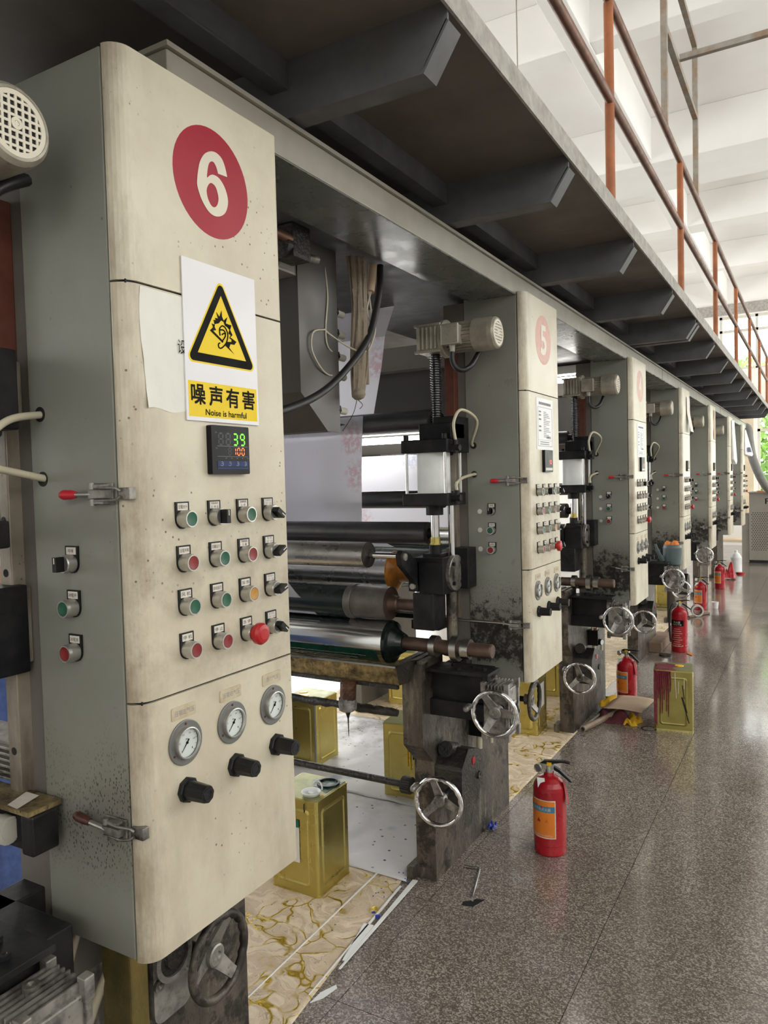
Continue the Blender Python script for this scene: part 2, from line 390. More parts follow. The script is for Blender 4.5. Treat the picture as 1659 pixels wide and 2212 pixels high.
def text_pts(body, bold=0.0):
    k = (body, bold)
    if k not in FONTC:
        cu = bpy.data.curves.new('lettering', 'FONT'); cu.body = body; cu.align_x = 'CENTER'; cu.align_y = 'CENTER'
        cu.offset = bold; cu.resolution_u = 3
        o = bpy.data.objects.new('lettering', cu); C.objects.link(o); bpy.context.view_layer.update()
        me = bpy.data.meshes.new_from_object(o.evaluated_get(bpy.context.evaluated_depsgraph_get()))
        vs = [v.co.copy() for v in me.vertices]; fs = [tuple(p.vertices) for p in me.polygons]
        bpy.data.objects.remove(o); bpy.data.curves.remove(cu); bpy.data.meshes.remove(me)
        if vs:
            x0, x1 = min(v.x for v in vs), max(v.x for v in vs); y0, y1 = min(v.y for v in vs), max(v.y for v in vs)
        else: x0 = y0 = 0; x1 = y1 = 1
        FONTC[k] = (vs, fs, x0, x1, y0, y1)
    return FONTC[k]
def text(mb, body, cx, cy, w, h, plane, depth, bold=0.0):
    """fit lettering into a w x h box; plane maps (x, y, depth) to 3-D"""
    vs, fs, x0, x1, y0, y1 = text_pts(body)
    sx = w/(x1-x0); sy = h/(y1-y0)
    for i, (ox, oy) in enumerate(((-1, -1), (1, -1), (-1, 1), (1, 1)) if bold else ()):   # heavier strokes: struck again, slightly shifted
        mb.add([plane((p.x-(x0+x1)/2)*sx+cx+ox*bold*h, (p.y-(y0+y1)/2)*sy+cy+oy*bold*h, depth+2e-5*(i+1)*(-1 if plane is PY else 1)) for p in vs], fs)
    return mb.add([plane((p.x-(x0+x1)/2)*sx+cx, (p.y-(y0+y1)/2)*sy+cy, depth) for p in vs], fs)
PX = lambda x, y, d: (d, x, y)              # faces +X : text runs along +Y
PY = lambda x, y, d: (x, d, y)              # faces -Y : text runs along +X

BASE = {}
def link(name, mesh, mat, parent=None, loc=(0, 0, 0), rot=None, bevel=0):
    o = bpy.data.objects.new(name, mesh); C.objects.link(o)
    if mesh is not None and not mesh.materials: mesh.materials.append(MATS[mat])
    if parent is not None: o.parent = parent; BASE[o.name] = BASE[parent.name]
    o.location = loc
    if rot: o.rotation_euler = rot
    if bevel:
        b = o.modifiers.new('edge', 'BEVEL'); b.width = bevel; b.segments = 2; b.limit_method = 'ANGLE'; b.angle_limit = math.radians(40)
    return o
def tag(o, label=None, cat=None, group=None, kind=None):
    if label: o['label'] = label
    if cat: o['category'] = cat
    if group: o['group'] = group
    if kind: o['kind'] = kind
    return o
def thing(name, label, cat, base, group=None):
    o = bpy.data.objects.new(name, None); C.objects.link(o); o.empty_display_size = .05
    o.location = base; BASE[o.name] = Vector(base)
    return tag(o, label, cat, group)
def part(name, mb, mat, parent, bevel=0, label=None):
    o = link(name, mb.mesh(name, BASE[parent.name]), mat, parent, bevel=bevel)
    if label: o['label'] = label
    return o
def single(name, mb, mat, base, label, cat, group=None, bevel=0, kind=None):
    o = link(name, mb.mesh(name, Vector(base)), mat, None, base, bevel=bevel); BASE[o.name] = Vector(base)
    return tag(o, label, cat, group, kind)
def struct(name, mb, mat, parent=None, bevel=0):
    o = link(name, mb.mesh(name), mat, parent, bevel=bevel) if parent is None else None
    if parent is None: BASE[o.name] = Vector((0, 0, 0)); o['kind'] = 'structure'; return o
    return part(name, mb, mat, parent, bevel)
def dup(root, d, label=None):
    def cp(o, par):
        c = o.copy(); C.objects.link(c); BASE[c.name] = BASE[o.name]
        if par is not None: c.parent = par
        for ch in list(o.children): cp(ch, c)
        return c
    r = cp(root, None); r.location = root.location+Vector(d)
    if label: r['label'] = label
    return r
ORD = ['first', 'second', 'third', 'fourth', 'fifth', 'sixth', 'seventh']
P = 1.828                                    # distance from one print unit to the next

# ------------------------------------------------------------------ the hall
XL, XR, YB, YF, ZC = -8.0, 5.0, -4.0, 17.0, 5.45
fl = struct('floor', MB().box(XL, XR, YB, YF, -.12, -.004), 'tile_joint')
TS = .588
tile = MB().box(.0012, TS-.0012, .0012, TS-.0012, -.01, 0).mesh('tile')
for i in range(-2, 5):
    for j in range(0, 26):
        link('tile', tile, 'terrazzo', fl, (-.03+TS*(i-1)+(-.0), -.018+TS*j, 0))
# the rest of the floor beyond the tiles that can be told apart
rest = MB()
x0t, x1t, y0t, y1t = -.03+TS*-3, -.03+TS*4, -.018, -.018+TS*26
rest.box(XL, x0t, YB, YF, -.01, 0); rest.box(x1t, XR, YB, YF, -.01, 0); rest.box(x0t, x1t, YB, y0t, -.01, 0); rest.box(x0t, x1t, y1t, YF, -.01, 0)
tag(struct('floor_field', rest, 'terrazzo', fl), kind='stuff')

def wall(name, axis, c0, c1, a0, a1, holes, mat='white_plaster'):
    """wall slab between c0 and c1 along axis, spanning a0..a1, with rectangular holes (b0, b1, z0, z1)"""
    mb = MB()
    def blk(b0, b1, z0, z1):
        if b1-b0 < 1e-4 or z1-z0 < 1e-4: return
        mb.box(b0, b1, c0, c1, z0, z1) if axis == 'y' else mb.box(c0, c1, b0, b1, z0, z1)
    cuts = sorted({a0, a1, *[h[0] for h in holes], *[h[1] for h in holes]})
    for b0, b1 in zip(cuts, cuts[1:]):
        col = sorted([(h[2], h[3]) for h in holes if h[0] <= b0+1e-6 and h[1] >= b1-1e-6])
        z = 0
        for h0, h1 in col: blk(b0, b1, z, h0); z = h1
        blk(b0, b1, z, ZC)
    return struct(name, mb, mat)
far_holes = [(-1.74, 4.5, 3.6, 4.7), (-1.05, 4.5, .98, 2.95)]
wall('wall_far', 'y', YF, YF+.25, XL, XR, far_holes)
struct('trim_1', MB().box(XL, XR, YF-.06, YF, 4.72, 4.93), 'rough_concrete')
NB = 6
rh = [(-2.6+3.2*i, .2+3.2*i, z0, z1) for i in range(NB) for z0, z1 in (((3.0, 4.8),) if i < 3 else ((1.0, 2.8), (3.0, 4.8)))]
wall('wall_right', 'x', XR, XR+.25, YB, YF, rh)
lh = [(-2.6+3.2*i, .2+3.2*i, .9, 3.9) for i in range(NB)]
wall('wall_left', 'x', XL-.25, XL, YB, YF, lh)
wall('wall_back', 'y', YB-.25, YB, XL, XR, [(-1.5, 3.5, 2.8, 4.4)])
wn = [0]
def window(axis, c, a0, a1, z0, z1, muls, trans):
    wn[0] += 1
    mb = MB(); t = .05
    def bar(b0, b1, q0, q1):
        mb.box(b0, b1, c-.03, c+.03, q0, q1) if axis == 'y' else mb.box(c-.03, c+.03, b0, b1, q0, q1)
    bar(a0, a1, z0, z0+t); bar(a0, a1, z1-t, z1); bar(a0, a0+t, z0, z1); bar(a1-t, a1, z0, z1)
    for b in muls: bar(b-t/2, b+t/2, z0, z1)
    for q in trans: bar(a0, a1, q-t/2, q+t/2)
    o = struct('window_%d' % wn[0], mb, 'window_frame')
    bs = [a0, *muls, a1]; qs = [z0, *trans, z1]
    for b0, b1 in zip(bs, bs[1:]):
        for q0, q1 in zip(qs, qs[1:]):
            g = MB()
            g.box(b0+.02, b1-.02, c-.003, c+.003, q0+.02, q1-.02) if axis == 'y' else g.box(c-.003, c+.003, b0+.02, b1-.02, q0+.02, q1-.02)
            part('pane', g, 'pane_glass', o)
window('y', YF+.12, -1.74, 4.5, 3.6, 4.7, [-1.05, -.2, .9, 2.1, 3.3], [4.4])
window('y', YF+.12, -1.05, 4.5, .98, 2.95, [.15, 1.3, 2.4, 3.4], [2.35])
for i in range(NB):
    if i > 2: window('x', XR+.12, -2.6+3.2*i, .2+3.2*i, 1.0, 2.8, [-1.2+3.2*i], [2.2])
    window('x', XR+.12, -2.6+3.2*i, .2+3.2*i, 3.0, 4.8, [-1.2+3.2*i], [4.2])
    window('x', XL-.12, -2.6+3.2*i, .2+3.2*i, .9, 3.9, [-1.2+3.2*i], [2.8])
window('y', YB-.12, -1.5, 3.5, 2.8, 4.4, [.2, 1.9], [])
# ceiling: slab with downstand beams both ways
ce = struct('ceiling', MB().box(XL, XR, YB, YF, ZC, ZC+.2), 'white_plaster')
for y0, w, d in ((-2.2, .2, .45), (.9, .5, .45), (3.7, .2, .45), (6.26, .21, .45), (8.88, .95, .5), (11.54, .38, .45), (14.2, .2, .45)):
    part('crossbeam', MB().box(XL, XR, y0, y0+w, ZC-d, ZC), 'white_plaster', ce, bevel=.008)
for x0, w in ((-6.2, .3), (-1.785, .2), (1.9, .2)):
    part('long_beam', MB().box(x0, x0+w, YB, YF, ZC-.457, ZC), 'white_plaster', ce, bevel=.008)
# outside the far windows
struct('ground_outside', MB().box(-20, 20, 17.4, 60, -.2, -.05), 'outside_paving')
def tree(x, y, h, r, label):
    t = thing('tree', label, 'tree', (x, y, -.05), 'trees outside the far windows')
    part('trunk', MB().cyl((x, y, -.05), (x, y, h*.6), .14, .07, 8), 'bark', t)
    mb = MB()
    for i in range(2600):
        u = Vector((rnd.gauss(0, 1), rnd.gauss(0, 1), rnd.gauss(0, 1))).normalized()*r*(.45+.55*rnd.random()**.5)
        p = Vector((x, y, h*.62))+Vector((u.x, u.y, u.z*1.15))
        a = Vector((rnd.gauss(0, 1), rnd.gauss(0, 1), rnd.gauss(0, 1))).normalized(); b = a.orthogonal().normalized(); s = .09+.08*rnd.random()
        mb.add([p-a*s, p-b*s*.5, p+a*s, p+b*s*.5], [(0, 1, 2, 3)])
    tag(part('foliage', mb, 'leaf', t), kind='stuff')
tree(-1.6, 22.5, 4.2, 1.7, 'leafy green tree outside, nearest to the left end of the far windows')
tree(2.6, 27.5, 5.2, 2.1, 'leafy green tree outside, second from the left end of the far windows')
tree(6.8, 23.0, 3.9, 1.6, 'leafy green tree outside, third from the left end of the far windows')

# ------------------------------------------------------------------ catwalk, railing, beam
cw = thing('catwalk', 'dark steel walkway overhead with joists and brown underside along the presses', 'walkway', (-.6, 5.5, 2.37))
part('deck', MB().box(-2.75, -.578, -2.2, 12.1, 2.37, 2.40), 'deck_plate', cw)  # carried on unseen over the press, added to keep the gap dark
part('edge_plate', MB().box(-.578, -.572, -2.2, 12.1, 2.352, 2.408), 'deck_edge', cw)
JY = [-1.2, -.35, .47, 1.283, 2.05, 2.88, 3.73, 4.50, 4.585, 5.35, 6.19, 6.98, 7.77, 8.6, 9.4, 9.47, 10.2, 11.0, 11.75]
for y in JY:
    mb = MB().prism([(-1.75, 2.37), (-1.75, 2.262), (-.632, 2.262), (-.58, 2.338), (-.58, 2.37)], 'y', y-.004, y+.004)
    mb.prism([(-1.75, 2.262), (-1.75, 2.254), (-.630, 2.254), (-.577, 2.334), (-.582, 2.339), (-.633, 2.262)], 'y', y-.004, y+.05)
    part('joist', mb, 'catwalk_steel', cw)
for a, b in zip(JY, JY[1:]):
    if b-a > .3: part('stringer', MB().box(-.948, -.940, a+.052, b-.006, 2.315, 2.37).box(-.985, -.940, a+.052, b-.006, 2.310, 2.316), 'catwalk_steel', cw)

rl = thing('railing', 'rust orange tube railing with two rails on the edge of the overhead walkway', 'railing', (-.592, 5.5, 2.40))
RX, RZ1, RZ2 = -.593, 3.07, 2.742
for i in range(-1, 8):
    y = 2.59+1.495*i
    part('post', MB().cyl((RX, y, 2.40), (RX, y, RZ1-.012), .0155, n=14), 'rust_post', rl)
    if i > -1: part('post_foot', MB().box(RX-.03, RX+.018, y-.03, y+.03, 2.40, 2.408), 'deck_edge', rl)
part('top_rail', MB().cyl((RX, -1, RZ1), (RX, 13.06, RZ1), .0155, n=14), 'rust_rail', rl)
part('mid_rail', MB().cyl((RX+.003, -1, RZ2), (RX+.003, 13.06, RZ2), .0155, n=14), 'rust_rail', rl)

hf = thing('tube_frame', 'bare grey square tube frame welded on top of the orange railing', 'frame', (RX, 3.66, RZ1+.015))
q = .014
def bar(n, x0, x1, y0, y1, z0, z1): part(n, MB().box(x0, x1, y0, y1, z0, z1), 'bare_tube', hf, bevel=.002)
bar('upright', RX-q, RX+q, 3.66-q, 3.66+q, RZ1+.012, 3.93)
bar('upright', RX-q, RX+q, 4.67-q, 4.67+q, RZ1+.012, 3.90)
bar('side_bar', RX-q, RX+q, 3.66+q, 4.67-q, 3.50, 3.528)
bar('side_bar', RX-q, RX+q, 2.9, 4.67+q, 3.90, 3.928)
bar('cross_bar', RX+q, .9, 4.02-q, 4.02+q, 3.525, 3.553)

bm_ = thing('support_beam', 'long pale grey box beam running above all the control cabinets', 'beam', (-.95, 6.7, 2.16))
part('web', MB().box(-1.13, -.945, .945, 12.9, 2.168, 2.238), 'beam_paint', bm_, bevel=.003)
part('soffit', MB().box(-1.13, -.947, .947, 12.9, 2.1655, 2.168), 'soffit_tone', bm_)  # thin plate giving the beam a darker, greener underside
part('top_flange', MB().box(-1.13, -.938, .94, 12.9, 2.2385, 2.2475), 'beam_paint', bm_)
part('back_channel', MB().box(-1.7, -1.13, .96, 12.9, 2.19, 2.25), 'catwalk_steel', bm_)
for y in (5.61, 9.27): part('joint_plate', MB().box(-.9449, -.9435, y-.0015, y+.0015, 2.17, 2.237), 'black_gap', bm_)

# ------------------------------------------------------------------ control cabinets
XF, XS, Y0, Y1 = -.913, -.9435, .805, 1.198
ZB, Z2, Z1, ZT = .743, 1.161, 1.819, 2.177
def plate_pts(): return [(-.0152, .0285), (-.0152, 0)]+[(-.0152*math.cos(a), -.0165*math.sin(a)) for a in [PI*i/10 for i in range(1, 10)]]+[(.0152, 0), (.0152, .0285)]
PLATE = MB().prism(plate_pts(), 'x', 0, .0035).mesh('button_plate')
STRIP = MB().box(.0035, .0042, -.0115, .0115, .0145, .0262).mesh('label_strip')
BEZEL = MB().lathe((.003, 0, 0), (1, 0, 0), [(0, 0), (0, .0146), (.016, .0146), (.0215, .0138), (.0215, .0116), (.019, .0112), (.019, 0)], 24).mesh('bezel')
CAP = MB().lathe((.0185, 0, 0), (1, 0, 0), [(0, .0113), (.0058, .0109), (.0052, .006), (.0048, 0)], 24).mesh('cap')
RIM = MB().lathe((.003, 0, 0), (1, 0, 0), [(0, 0), (0, .0146), (.016, .0146), (.018, .0138), (.018, 0)], 24).mesh('bezel')
LEVER = MB().lathe((.017, 0, 0), (1, 0, 0), [(0, .0122), (.004, .0122), (.004, 0)], 20).prism([(-.0115, .0048), (-.0115, -.0048), (.0125, -.0048), (.0125, .0048)], 'x', .020, .036).mesh('lever')
MARK = MB().box(.0362, .0366, .002, .0115, -.001, .001).mesh('pointer_mark')
MUSH = MB().lathe((.016, 0, 0), (1, 0, 0), [(0, .011), (.012, .011), (.014, .0195), (.022, .0200), (.027, .0165), (.029, .010), (.0295, 0)], 28).mesh('mushroom_head')
def strip_text(lines, col_):
    """printed characters for a button's label strip, one mesh"""
    mb = MB(); n = len(lines)
    for i, t in enumerate(lines):
        h = .0066 if n == 1 else .0043
        zc = .0203 if n == 1 else (.0235 - i*.0062)
        text(mb, t, 0, zc, min(.020, h*1.05*len(t)), h, PX, .0044)
    return mb.mesh('lettering')
LET = {}
def button(cab, kind, y, z, side=False, lines=None, bare=False, turn=0):
    loc = Vector((XF, y, z)) if not side else Vector((y, Y0, z))
    rot = (0, 0, -PI/2) if side else None
    nm = {'green': 'push_button', 'red': 'push_button', 'amber': 'push_button', 'sel': 'selector_switch', 'stop': 'emergency_stop_button'}[kind]
    b = link(nm, PLATE, 'black_plastic', cab, loc-BASE[cab.name], rot)
    s = link('label_strip', STRIP, 'label_strip', b)
    if lines and not bare:
        kk = tuple(lines)
        if kk not in LET: LET[kk] = strip_text(lines, 0)
        link('lettering', LET[kk], 'print_grey' if 'ON' in lines[-1] else 'print_black', b)
    if kind in ('green', 'red', 'amber'):
        link('bezel', BEZEL, 'bezel_silver', b)
        key = 'cap_'+kind
        if key not in CAPM: CAPM[key] = CAP.copy(); CAPM[key].materials.clear(); CAPM[key].materials.append(MATS[key])
        link('cap', CAPM[key], key, b)['label'] = kind+' cap'
    elif kind == 'sel':
        link('bezel', RIM, 'bezel_silver', b); l = link('lever', LEVER, 'black_plastic', b); m = link('pointer_mark', MARK, 'label_strip', b)
        l.rotation_euler = m.rotation_euler = (turn, 0, 0)
    else:
        link('bezel', RIM, 'bezel_silver', b); link('mushroom_head', MUSH, 'stop_red', b)
    return b
CAPM = {}
def latch(cab, z, grip, dz=0.0):
    """toggle clamp across the corner between grey side and cream door"""
    root = part('toggle_latch', MB().box(-.998, -.950, Y0-.004, Y0, z-.017, z+.017), 'worn_aluminium', cab, bevel=.001)
    mb = MB().box(-.990, -.952, Y0-.018, Y0-.004, z-.006, z+.006)
    for s in (-1, 1):
        mb.box(-.988, -.958, Y0-.016, Y0-.004, z+s*.013-.002, z+s*.013+.002)
        mb.cyl((-.985, Y0-.014, z+s*.018), (-.985, Y0-.014, z+s*.008), .005, n=10)
        mb.tube([(-.983, Y0-.013, z+s*.010), (-.955, Y0-.015, z+s*.010), (-.938, Y0-.010, z+s*.009), (-.930, Y0-.006, z+s*.004)], .0024, 6, smoothn=3)
    part('clamp', mb, 'worn_aluminium', root)
    part('lever_arm', MB().cyl((-.985, Y0-.014, z), (-1.022, Y0-.018, z+dz*.5), .0042, n=8), 'bezel_silver', root)
    part('grip', MB().lathe((-1.018, Y0-.0175, z+dz*.45), Vector((-.034, -.003, dz*.55)), [(0, 0), (.001, .0055), (.012, .0078), (.026, .0082), (.033, .006), (.035, 0)], 12), grip, root)
    part('catch_plate', MB().box(-.9385, -.914, Y0-.003, Y0+.0105, z-.0095, z+.0095).cyl((-.926, Y0-.004, z-.004), (-.926, Y0+.004, z-.004), .003, n=8), 'worn_aluminium', root, bevel=.001)
def gauge(cab, y, z):
    r = .0375
    g = part('pressure_gauge', MB().lathe((XF, y, z), (1, 0, 0), [(0, 0), (0, r), (.003, r), (.0035, r-.001), (.0035, .02), (.0035, 0)], 36), 'gauge_flange', cab)
    part('bezel', MB().lathe((XF+.003, y, z), (1, 0, 0), [(0, .0268), (.008, .0262), (.0085, .0245), (.004, .0238)], 36), 'bezel_silver', g)
    part('dial', MB().lathe((XF+.0036, y, z), (1, 0, 0), [(0, 0), (0, .0242), (.0012, .0242), (.0012, 0)], 32), 'gauge_dial', g)
    mk = MB()
    for i in range(11):
        a = math.radians(225-27*i); c, s = math.cos(a), math.sin(a)
        p = [(c*.0205-s*.0004, s*.0205+c*.0004), (c*.0205+s*.0004, s*.0205-c*.0004), (c*.0228+s*.0004, s*.0228-c*.0004), (c*.0228-s*.0004, s*.0228+c*.0004)]
        mk.add([(XF+.0050, y+a_, z+b_) for a_, b_ in p], [(0, 1, 2, 3)])
    for i, t in enumerate(('0', '0.2', '0.4', '0.6', '0.8', '1')):
        a = math.radians(225-54*i)
        text(mk, t, y+math.cos(a)*.0165, z+math.sin(a)*.0165, .0014*len(t)+.0004, .0029, PX, XF+.0050)
    text(mk, 'MPa', y, z+.006, .0056, .0026, PX, XF+.0050)
    part('scale', mk, 'print_black', g)
    a = math.radians(228); d = Vector((0, math.cos(a), math.sin(a))); n = Vector((0, -d.z, d.y)); c = Vector((XF+.0056, y, z))
    part('needle', MB().add([c-d*.007-n*.0016, c-d*.007+n*.0016, c+d*.019+n*.0003, c+d*.019-n*.0003], [(0, 1, 2, 3)]).lathe((XF+.0052, y, z), (1, 0, 0), [(0, 0), (0, .0022), (.0015, .0022), (.0015, 0)], 12), 'print_black', g)
    for a in (90, 210, 330):
        part('screw', MB().lathe((XF+.003, y+math.cos(math.radians(a))*.0315, z+math.sin(math.radians(a))*.0315), (1, 0, 0), [(0, .0024), (.0016, .002), (.002, 0)], 10), 'rust_screw', g)
def regulator(cab, y, z):
    k = part('regulator_knob', MB().lathe((XF, y, z), (1, 0, 0), [(0, 0), (0, .0215), (.007, .0215), (.009, .0195), (.009, 0)], 8, False), 'black_plastic', cab, bevel=.001)
    mb = MB(); n = 32
    pr = [(math.cos(2*PI*i/n), math.sin(2*PI*i/n), .0165 if i % 4 < 2 else .0157) for i in range(n)]
    vs = []
    for x, f in ((XF+.008, 1.0), (XF+.045, .90), (XF+.048, .86)): vs += [(x, y+c*r*f, z+s*r*f) for c, s, r in pr]
    fs = [(b*n+i, b*n+(i+1) % n, (b+1)*n+(i+1) % n, (b+1)*n+i) for b in (0, 1) for i in range(n)]
    mb.add(vs, fs); mb.add(vs[2*n:], [tuple(range(n))])
    mb.lathe((XF+.048, y, z), (1, 0, 0), [(0, .0105), (.001, .010), (.001, .0075), (0, .007)], 20)
    part('grip', mb, 'black_plastic', k)
SEG = {'a': (0, 1, 1, 1), 'b': (1, 1, 1, .5), 'c': (1, .5, 1, 0), 'd': (0, 0, 1, 0), 'e': (0, .5, 0, 0), 'f': (0, 1, 0, .5), 'g': (0, .5, 1, .5)}
DIG = {'0': 'abcdef', '1': 'bc', '3': 'abcdg', '5': 'acdfg', '8': 'abcdefg', '9': 'abcdfg'}
def seven(mb, ch, y, z, w, h, x, t):
    for sname in DIG[ch]:
        a0, b0, a1, b1 = SEG[sname]; p = Vector((y+(a0-.5)*w, z+(b0-.5)*h)); q_ = Vector((y+(a1-.5)*w, z+(b1-.5)*h))
        d = (q_-p).normalized(); n = Vector((-d.y, d.x)); p = p+d*t*.35; q_ = q_-d*t*.35
        pts = [p, p+d*t*.5+n*t*.5, q_-d*t*.5+n*t*.5, q_, q_-d*t*.5-n*t*.5, p+d*t*.5-n*t*.5]
        mb.add([(x, s.x, s.y) for s in pts], [tuple(range(6))])
def controller(cab, y, z, top, bot):
    w, h, x = .049, .0425, XF
    g = part('temperature_controller', MB().prism(rrect(y-w, y+w, z-h, z+h, .003), 'x', x, x+.012), 'display_black', cab, bevel=.001)
    x += .0122
    if top is None:
        mb = MB(); [seven(mb, c, y+.012+.0135*i, z-.004, .008, .014, x, .0019) for i, c in enumerate(bot)]
        part('red_digits', mb, 'segment_orange', g); part('key_strip', MB().prism(rrect(y-.042, y+.042, z-.036, z-.026, .001), 'x', x-.0003, x+.0001), 'cap_pale', g)
        return
    mb = MB(); [seven(mb, c, y+.012+.019*i, z+.019, .0105, .0195, x, .0028) for i, c in enumerate(top)]
    part('green_digits', mb, 'segment_green', g)
    mb = MB(); [seven(mb, c, y+.0085+.0115*i, z-.0025, .0066, .0125, x, .0019) for i, c in enumerate(bot)]
    part('red_digits', mb, 'segment_orange', g)
    mb = MB(); [seven(mb, '8', y-.026+.019*i, z+.019, .0105, .0195, x, .0028) for i in (0, 1)]
    seven(mb, '8', y-.0035, z-.0025, .0066, .0125, x, .0019)
    part('unlit_digits', mb, 'segment_off', g)
    mb = MB()
    for zz in (z+.0065, z-.0115): mb.box(x, x+.0002, y-.036, y+.044, zz-.0004, zz+.0004)
    for t, yy, zz in (('PV', y-.0375, z+.0295), ('SV', y-.0375, z+.0025)): text(mb, t, yy, zz, .005, .003, PX, x+.0002)
    for i in range(5): mb.box(x, x+.0002, y-.016+.0145*i, y-.0115+.0145*i, z-.0148, z-.0138)
    part('frame_lines', mb, 'display_line', g)
    part('key_strip', MB().box(x, x+.0004, y-.036, y+.044, z-.029, z-.0195).box(x, x+.0003, y-.036, y+.044, z-.0335, z-.0308), 'display_blue', g)
    mb = MB()
    for i in range(4):
        cy = y-.026+.0205*i
        mb.tube([(x+.0007, cy+.0036*math.cos(a), z-.0243+.0036*math.sin(a)) for a in [math.radians(-140+28*j) for j in range(10)]], .00035, 4)
        mb.tube([(x+.0007, cy-.0016+(.0008 if i != 1 else 0), z-.0243+(.0014 if i == 2 else -.0014 if i == 3 else 0)), (x+.0007, cy+.0002, z-.0243+(-.0016 if i == 2 else .0016 if i == 3 else .001)), (x+.0007, cy+.0018, z-.0243+(.0014 if i == 2 else -.0014 if i == 3 else 0))], .00035, 4)
    part('key_symbols', mb, 'cap_pale', g)

def cab_profile():
    r = .031
    p = [(XS, Y0)]+[(XS+r*math.sin(a), Y0+r-r*math.cos(a)) for a in [PI/2*i/7 for i in range(1, 8)]]
    p += [(XF, Y1-.006), (XF-.006, Y1), (XS, Y1)]
    return p
ROWS = [1.447, 1.3745, 1.302, 1.2295]; COLS = [.908, .984, 1.0585, 1.131]
LAY = [['green', 'sel', 'green', 'sel'], ['red', 'green', 'red', 'sel'], ['green', 'green', 'amber', 'sel'], ['red', 'red', 'stop', 'sel']]
TURN = [[0, PI/2, 0, -.6], [0, 0, 0, .5], [0, 0, 0, .35], [0, 0, 0, -.7]]
TXT = [[['压辊合升'], ['无级电机', '正 停 反'], ['无级电机', '上 升'], ['无级风机', 'OFF  ON']], [['压辊升降'], ['印刷运行'], ['无级电机', '下 降'], ['照 明', 'OFF  ON']],
       [['风 机'], ['自动运行'], ['加 热'], ['墨泵电机', 'OFF  ON']], [['停 机'], ['停 止'], ['急 停'], ['刮刀电机', 'OFF  ON']]]
SIX=[(0.972, 2.013), (0.973, 2.026), (0.976, 2.04), (0.981, 2.055), (0.992, 2.071), (1.007, 2.081), (1.022, 2.084), (1.036, 2.079), (1.044, 2.067), (1.049, 2.051), (1.025, 2.049), (1.021, 2.059), (1.015, 2.065), (1.008, 2.064), (1.002, 2.057), (0.998, 2.043), (0.997, 2.033), (1.004, 2.039), (1.013, 2.043), (1.027, 2.042), (1.04, 2.032), (1.048, 2.016), (1.048, 2.001), (1.041, 1.986), (1.028, 1.976), (1.012, 1.972), (0.997, 1.976), (0.983, 1.989), (0.976, 2.001)]
SIX_HOLE=[(0.995, 2.012), (0.998, 2.019), (1.003, 2.025), (1.009, 2.027), (1.017, 2.024), (1.022, 2.015), (1.024, 2.004), (1.02, 1.993), (1.013, 1.987), (1.005, 1.988), (0.998, 1.996), (0.995, 2.005)]
def rounded(pts, sharp=(), m=4):
    o = []; n = len(pts)
    for i in range(n):
        a, b, c, d = (Vector(pts[(i+j) % n]) for j in (-1, 0, 1, 2))
        if i in sharp: a = b
        if (i+1) % n in sharp: d = c
        for j in range(m):
            t = j/m; o.append(tuple(.5*(2*b+(c-a)*t+(2*a-5*b+4*c-d)*t*t+(3*b-a-3*c+d)*t**3)))
    return o
